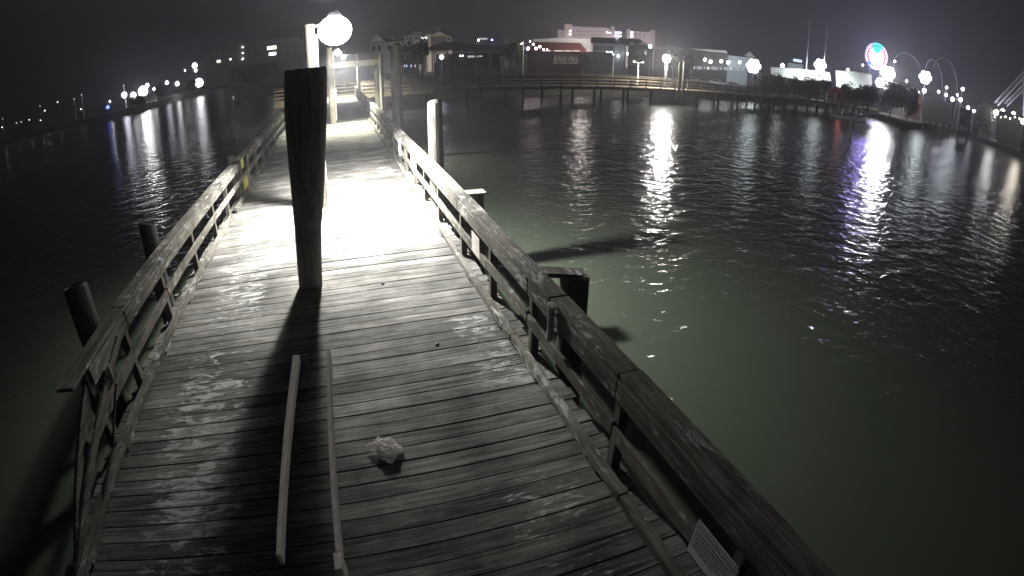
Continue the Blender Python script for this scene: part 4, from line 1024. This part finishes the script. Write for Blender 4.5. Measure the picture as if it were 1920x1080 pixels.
for x, y, D, r, s, lab in ((1775, 164, 170, 0.34, 50, 'small white lamp under the last coaster arch, topmost of its cluster'), (1774, 178, 165, 0.42, 50, 'white lamp on top of the windowless waterfront building, left of a pair'),
                           (1786, 186, 165, 0.55, 50, 'greenish white lamp above the corner of the windowless building'), (1801, 187, 168, 0.55, 50, 'pale lamp right of the greenish one above the waterfront hut'),
                           (1805, 167, 175, 0.5, 50, 'lilac white lamp high at the right of the coaster'), (1815, 202, 165, 0.50, 35, 'warm lamp behind the roof of the waterfront hut'),
                           (1826, 208, 175, 0.40, 35, 'small lamp right of the warm one behind the hut')):
    lamp(x, y, D, r, s, lab, COOL if 1780 < x < 1803 else (WARM if x == 1815 else VIO))
lamp(1868, 211, 165, 0.70, 60, 'bright lamp at the foot of the swing ride arms', WH)
lamp(1880, 209, 168, 0.70, 60, 'bluish lamp right beside the bright one at the swing ride', VIO)
lamp(1900, 213, 170, 0.55, 90, 'violet white lamp near the right edge', VIO)
lamp(1918, 228, 150, 0.55, 120, 'yellowish lamp at the very right edge', WARM)
def bank(x, y, D, w_, h_, s, label, col, ground=LAND, beam=0, back=12):
    q = atd(x, y, D); t = thing('floodlight_mast', label, 'floodlight', (q.x, q.y, ground), math.atan2(-q.x, q.y), 'lamps along the shore'); h = q.z-ground
    MB().tube([(0, 0.25, 0), (0, 0.25, h+h_*0.5)], [0.22, 0.12], 8).build('mast', M['greymetal'], t)
    for zz in (-0.5, 0.5): MB().box(-w_/2, w_/2, 0.16, 0.24, h+zz*h_*0.62-0.05, h+zz*h_*0.62+0.05).build('crossbar', M['greymetal'], t)
    for zz in (0,):
        for k in range(7):
            a_ = k*math.pi/3; rr_ = 0 if k == 6 else w_*0.27
            MB().ball((math.cos(a_)*rr_, 0, h+math.sin(a_)*rr_), w_*0.17, 2).build('floodlight', gmat(col, s), t)
    if beam:
        o = spot('flood_beam', (0, 0.9, h), (0, 0.9+back, 0), beam, 130, 0.6, col, 0.5); o.parent = t
    return t
bank(1413, 124, 118, 3.8, 1.7, 9, 'large bluish white floodlight bank at the right end of the arcade', COOL, beam=6000)
bank(1538, 122, 140, 3.8, 2.0, 9, 'large bluish floodlight bank above the long white marquee', COOL, beam=20000)
bank(1665, 138, 150, 4.4, 2.4, 170, 'dazzling floodlight bank at the foot of the ferris wheel', WH, beam=10000)
bank(1735, 145, 165, 4.6, 2.2, 10, 'large greenish white floodlight bank before the coaster loops', COOL, beam=12000)
bank(1650, 155, 146, 3.0, 2.0, 12, 'second lower floodlight bank left under the dazzling one by the ferris wheel', WH)  # extra bank, added to broaden the glare around the dazzling one
lamp(1590, 131, 150, 0.40, 14, 'small white lamp between the two white marquees', WH)
lamp(1700, 152, 158, 0.36, 14, 'small pale lamp above the trees right of the ferris wheel', VIO)
lamp(1760, 172, 165, 0.42, 16, 'small pale lamp above the middle of the windowless waterfront building', COOL)
lamp(1795, 178, 168, 0.36, 16, 'small violet lamp between the greenish and the lilac lamps right of the coaster', VIO)
lamp(1842, 213, 172, 0.42, 14, 'warm lamp above the board fence near the right tree', WARM)
lamp(1889, 217, 165, 0.45, 20, 'warm white lamp low between the swing ride and the right edge', WARM)
# twin globe lamp post
q = atd(1197, 117, 75)
t = thing('street_lamp', 'boardwalk lamp post with two small globes on side arms', 'lamp', (q.x, q.y, 0), math.atan2(-q.x, q.y), 'lamps along the shore'); h = q.z
MB().tube([(0, 0, 0), (0, 0, h)], [0.13, 0.08], 8).build('pole', M['white'], t)
for s_ in (-1, 1):
    MB().tube([(0, 0, h-0.1), (s_*0.6, 0, h+0.05)], 0.04, 6).build('arm', M['white'], t)
    MB().ball((s_*0.62, 0, h+0.08), 0.16, 1).build('globe', gmat(WARM, 4), t)
# yellow-lit posts beside the floodlight
for x, D, yt, lab in ((1276, 70, 117, 'tall yellowish boardwalk post just right of the brightest floodlight, left of its pair'), (1284, 70.5, 116, 'tall yellowish boardwalk post, right of its pair beside the brightest floodlight')):
    q = atd(x, yt, D); t = thing('timber_post', lab, 'post', (q.x, q.y, WATER), 0, 'tall posts on the boardwalk')
    MB().tube([(0, 0, -1), (0, 0, q.z-WATER)], 0.19, 10).build('shaft', M['pile'], t)
# left shore lamps
for x, y, D, r, s, col, lab in (
    (202, 201, 150, 0.5, 5, BLU, 'blue glowing lamp on the end of the left bulkhead'), (206, 190, 160, 0.20, 60, WH, 'tiny white lamp above the blue one on the left shore'),
    (233, 178, 170, 0.85, 24, VIO, 'white lamp leftmost of the bright left shore row'), (250, 179, 172, 0.95, 24, WH, 'white lamp in the left shore row, next to the brightest of them'),
    (268, 171, 172, 1.5, 40, WH, 'brightest lamp of the left shore with a reflection below it'), (276, 160, 185, 0.6, 40, WH, 'upper lamp just above the brightest one of the left shore'),
    (289, 167, 180, 0.4, 40, WH, 'small lamp beside the dark shore bush on the left'), (313, 155, 205, 0.65, 26, VIO, 'bluish lamp in the middle of the left shore row'),
    (332, 157, 205, 0.75, 26, WH, 'white lamp between the bluish one and the tall lamp on the left shore'), (347, 132, 215, 0.28, 90, WH, 'small lamp on a tall pole left of the paired tall floodlights'),
    (365, 123, 220, 1.1, 16, VIO, 'tall bluish floodlight before the reddish apartment block'), (367, 132, 222, 0.6, 26, WH, 'lower lamp right under the tall bluish floodlight'),
    (373, 155, 210, 1.7, 12, WH, 'large low lamp at the right end of the left shore row'), (432, 111, 270, 0.32, 70, WH, 'single small lamp between the reddish block and its balconies')):
    lamp(x, y, D, r, s, lab, col)
for x, y, D, lab in ((232, 160, 175, 'thin white pole rising over the left shore lamps'), (153, 178, 190, 'thin white post in the dark left of the blue lamp'), (75, 199, 230, 'thin white post far out on the left'), (5, 223, 240, 'pale post at the left edge'), (139, 186, 200, 'short dim post left of the blue lamp')):
    F = Facade(x, y, D, WATER); t = fthing(F, 'white_post', lab, 'post', 'thin posts on the left shore'); a, z_ = F.p(x, y); MB().tube([(a, 0, -1), (a, 0, z_)], [0.2, 0.16], 8).build('pole', M['pvc'], t); MB().ball((a, 0, z_+0.05), 0.24, 1).build('top_light', gmat(WH, 1.2), t)
tiny = ((108, 192, 'faint'), (4, 239, 'lowest'), (31, 231, 'second'), (40, 229, 'third'), (55, 225, 'fourth'), (76, 226, 'low'), (84, 208, 'upper'), (152, 205, 'lone'), (258, 229, 'near'), (247, 231, 'nearest'))
tl = {'faint': 'tiny white light above the dark far left shore, highest of the scattered ones', 'lowest': 'tiny light at the very left edge above the dark water', 'second': 'tiny dim light second from the left edge', 'third': 'tiny dim light third from the left edge',
      'fourth': 'tiny light in the row right of the three at the left edge', 'low': 'tiny light low on the water far left of the blue lamp', 'upper': 'tiny light at the far end of the left causeway', 'lone': 'tiny lone light over the water left of the blue lamp',
      'near': 'small marker buoy light on the water below the left bulkhead', 'nearest': 'dim marker buoy just left of the lit one below the left bulkhead'}
for x, y, k in tiny:
    q = atd(x, y, 170 if k in ('near', 'nearest') else 260)
    t = thing('marker_buoy', tl[k], 'buoy', (q.x, q.y, WATER), 0, 'small lights on the left water'); h = max(q.z-WATER, 0.5)
    MB().tube([(0, 0, -0.3), (0, 0, 0.15), (0, 0, h)], [0.35, 0.3, 0.05], 8).build('float', M['darkwall'], t)
    MB().ball((0, 0, h+0.1), 0.20, 1).build('light', gmat(WH, 14 if k not in ('nearest', 'second', 'third') else 4), t)
# left causeway and bulkhead
a, c = onz(60, 228, WATER), onz(130, 211, WATER)
a.z = c.z = 0.2
t = thing('causeway', 'thin low causeway in the dark at the far left', 'causeway', (a.x, a.y, WATER))
o_ = Vector((a.x, a.y, WATER)); MB().bar(a-o_, c-o_, 3, 0.5).build('deck', M['concrete'], t)
for i in range(6):
    p = (a-o_).lerp(c-o_, (i+0.5)/6); MB().tube([(p.x, p.y, -1), (p.x, p.y, p.z-0.26)], 0.4, 8).build('pier', M['concrete'], t)
pts = [onz(x, y, WATER) for x, y in ((178, 231), (208, 224.5), (255, 211.5), (300, 199), (376, 171))]
t = thing('bulkhead_wall', 'grey concrete bulkhead along the left shore under the lamps', 'sea wall', (pts[0].x, pts[0].y, WATER))
for i, (a, c) in enumerate(zip(pts, pts[1:])):
    a, c = a-pts[0], c-pts[0]
    MB().bar(a+Vector((0, 0, 0.9)), c+Vector((0, 0, 0.9)), 0.3, 2.0).build('wall_panel', M['concrete'], t)
    MB().bar(a+Vector((0, 0, 2.0)), c+Vector((0, 0, 2.0)), 0.7, 0.18).build('coping', M['white'], t)

# ------------------------------------------------------------------ trees and bushes
def tree(label, x, ytop, ybot, xw, D, mat='leaf', n=900, trunk=True, name='leafy_tree', leaf=0.34, seed=0, lob=6):
    rr = random.Random(seed+int(x))
    F = Facade(x, ybot, D); t = fthing(F, name, label, 'tree' if 'tree' in name else 'bush', 'trees and bushes of the shore')
    a, z1 = F.p(x, ytop); z0 = max(F.p(x, ybot)[1], 0.15); hw = (F.p(x+xw/2, ybot)[0]-F.p(x-xw/2, ybot)[0])/2
    hc = (z1-z0)/2; zc = (z1+z0)/2
    lobes = []
    for i in range(lob):
        th = rr.uniform(0, 2*math.pi); q = rr.uniform(0.15, 0.62)
        lobes.append((Vector((a+math.cos(th)*hw*q, math.sin(th)*hw*q*0.7, zc+rr.uniform(-0.45, 0.55)*hc)), rr.uniform(0.38, 0.62)))
    b = MB()
    for i in range(n):
        c, s_ = rr.choice(lobes)
        d = Vector((rr.gauss(0, 1), rr.gauss(0, 1), rr.gauss(0, 1))).normalized()*(rr.random()**0.45)
        p = c+Vector((d.x*hw*s_, d.y*hw*s_*0.8, d.z*hc*s_))
        p.z = max(p.z, 0.05)
        u = Vector((rr.gauss(0, 1), rr.gauss(0, 1), rr.gauss(0, 1))).normalized(); v = u.orthogonal().normalized()
        L_ = leaf*rr.uniform(0.6, 1.35)
        vs = [b.bm.verts.new(p+u*L_), b.bm.verts.new(p+v*L_*0.45), b.bm.verts.new(p-u*L_), b.bm.verts.new(p-v*L_*0.45)]
        b.bm.faces.new(vs)
    b.build('crown', M[mat], t)
    tr = MB(); tr.tube([(a, 0, -0.1), (a+0.1, 0, zc*0.6), (a, 0, zc+hc*0.3)], [0.22, 0.16, 0.06], 8)
    for i in range(4):
        c = lobes[i % len(lobes)][0]; tr.tube([(a+0.05, 0, zc*0.55), c], [0.10, 0.03], 6)
    tr.build('trunk', M['bark'], t)
    return t
tree('pale-lit leafy tree between the white house and the turret house', 765, 76, 130, 34, 105, n=1000, leaf=0.30)
tree('dark round tree in front of the turret house', 790, 72, 132, 34, 100, n=1200, leaf=0.32)
tree('dark tree between the pavilion and the festoon bulbs', 962, 74, 132, 56, 96, n=1700, leaf=0.34)
tree('tall dim tree at the left of the dark pavilion', 748, 88, 132, 22, 98, n=600, leaf=0.28)
tree('dark tree behind the twin globe lamp post', 1197, 95, 135, 44, 95, n=1100, leaf=0.34)
tree('tree lit white beside the brightest boardwalk floodlight', 1262, 92, 135, 40, 85, n=1300, leaf=0.28)
tree('dark tree left of the arcade', 1292, 92, 140, 26, 100, n=800, leaf=0.28)
for i, (x, yt, lab) in enumerate(((1440, 136, 'leftmost of the reddish bushes under the marquee'), (1466, 139, 'reddish bush second from the left under the marquee'), (1494, 142, 'reddish bush under the middle of the long marquee'), (1522, 144, 'reddish bush below the bluish floodlight'),
                                  (1550, 147, 'reddish bush left of the red parasol'), (1584, 150, 'bush right of the red parasol'), (1608, 154, 'dark bush before the boxy marquee'), (1632, 158, 'dark bush before the ferris wheel base'))):
    tree(lab, x, yt, yt+44, 50, 118, 'leafred' if i < 5 else 'leaf', 1500, name='shore_bush', leaf=0.25, lob=11)
tree('large pale-lit tree under the dazzling ferris wheel floodlight', 1676, 150, 238, 66, 140, n=2600, leaf=0.4, lob=12)
tree('dim tree right of the ferris wheel, before the reddish stall', 1708, 158, 240, 48, 142, n=2000, leaf=0.4, lob=10)
tree('palm-like dark bush between the lamps of the left shore', 292, 150, 186, 24, 170, n=700, leaf=0.4, name='shore_bush')
tree('dark low bush under the brightest left shore lamp', 255, 178, 206, 40, 165, n=900, leaf=0.4, name='shore_bush')
tree('dark bush beside the large low lamp of the left shore', 360, 148, 172, 22, 205, n=500, leaf=0.45, name='shore_bush')
tree('dark tree above the right stalls before the swing ride', 1848, 192, 262, 50, 165, n=1800, leaf=0.4, lob=10)
tree('broad dark tree behind the near pile on the left shore', 480, 118, 170, 110, 190, n=1800, leaf=0.5, lob=9)

# ------------------------------------------------------------------ haze
m, n, l = newmat('night_haze')
o = n('ShaderNodeOutputMaterial'); v = n('ShaderNodeVolumePrincipled')
v.inputs['Color'].default_value = (0.90, 0.89, 1.0, 1); v.inputs['Density'].default_value = 0.0021; v.inputs['Anisotropy'].default_value = 0.4
l(v.outputs[0], o.inputs['Volume'])
hz = MB().box(-1300, 1300, -330, 1300, WATER-3.2, 80).build('haze', m)
hz['kind'] = 'stuff'
hz.display_type = 'WIRE'
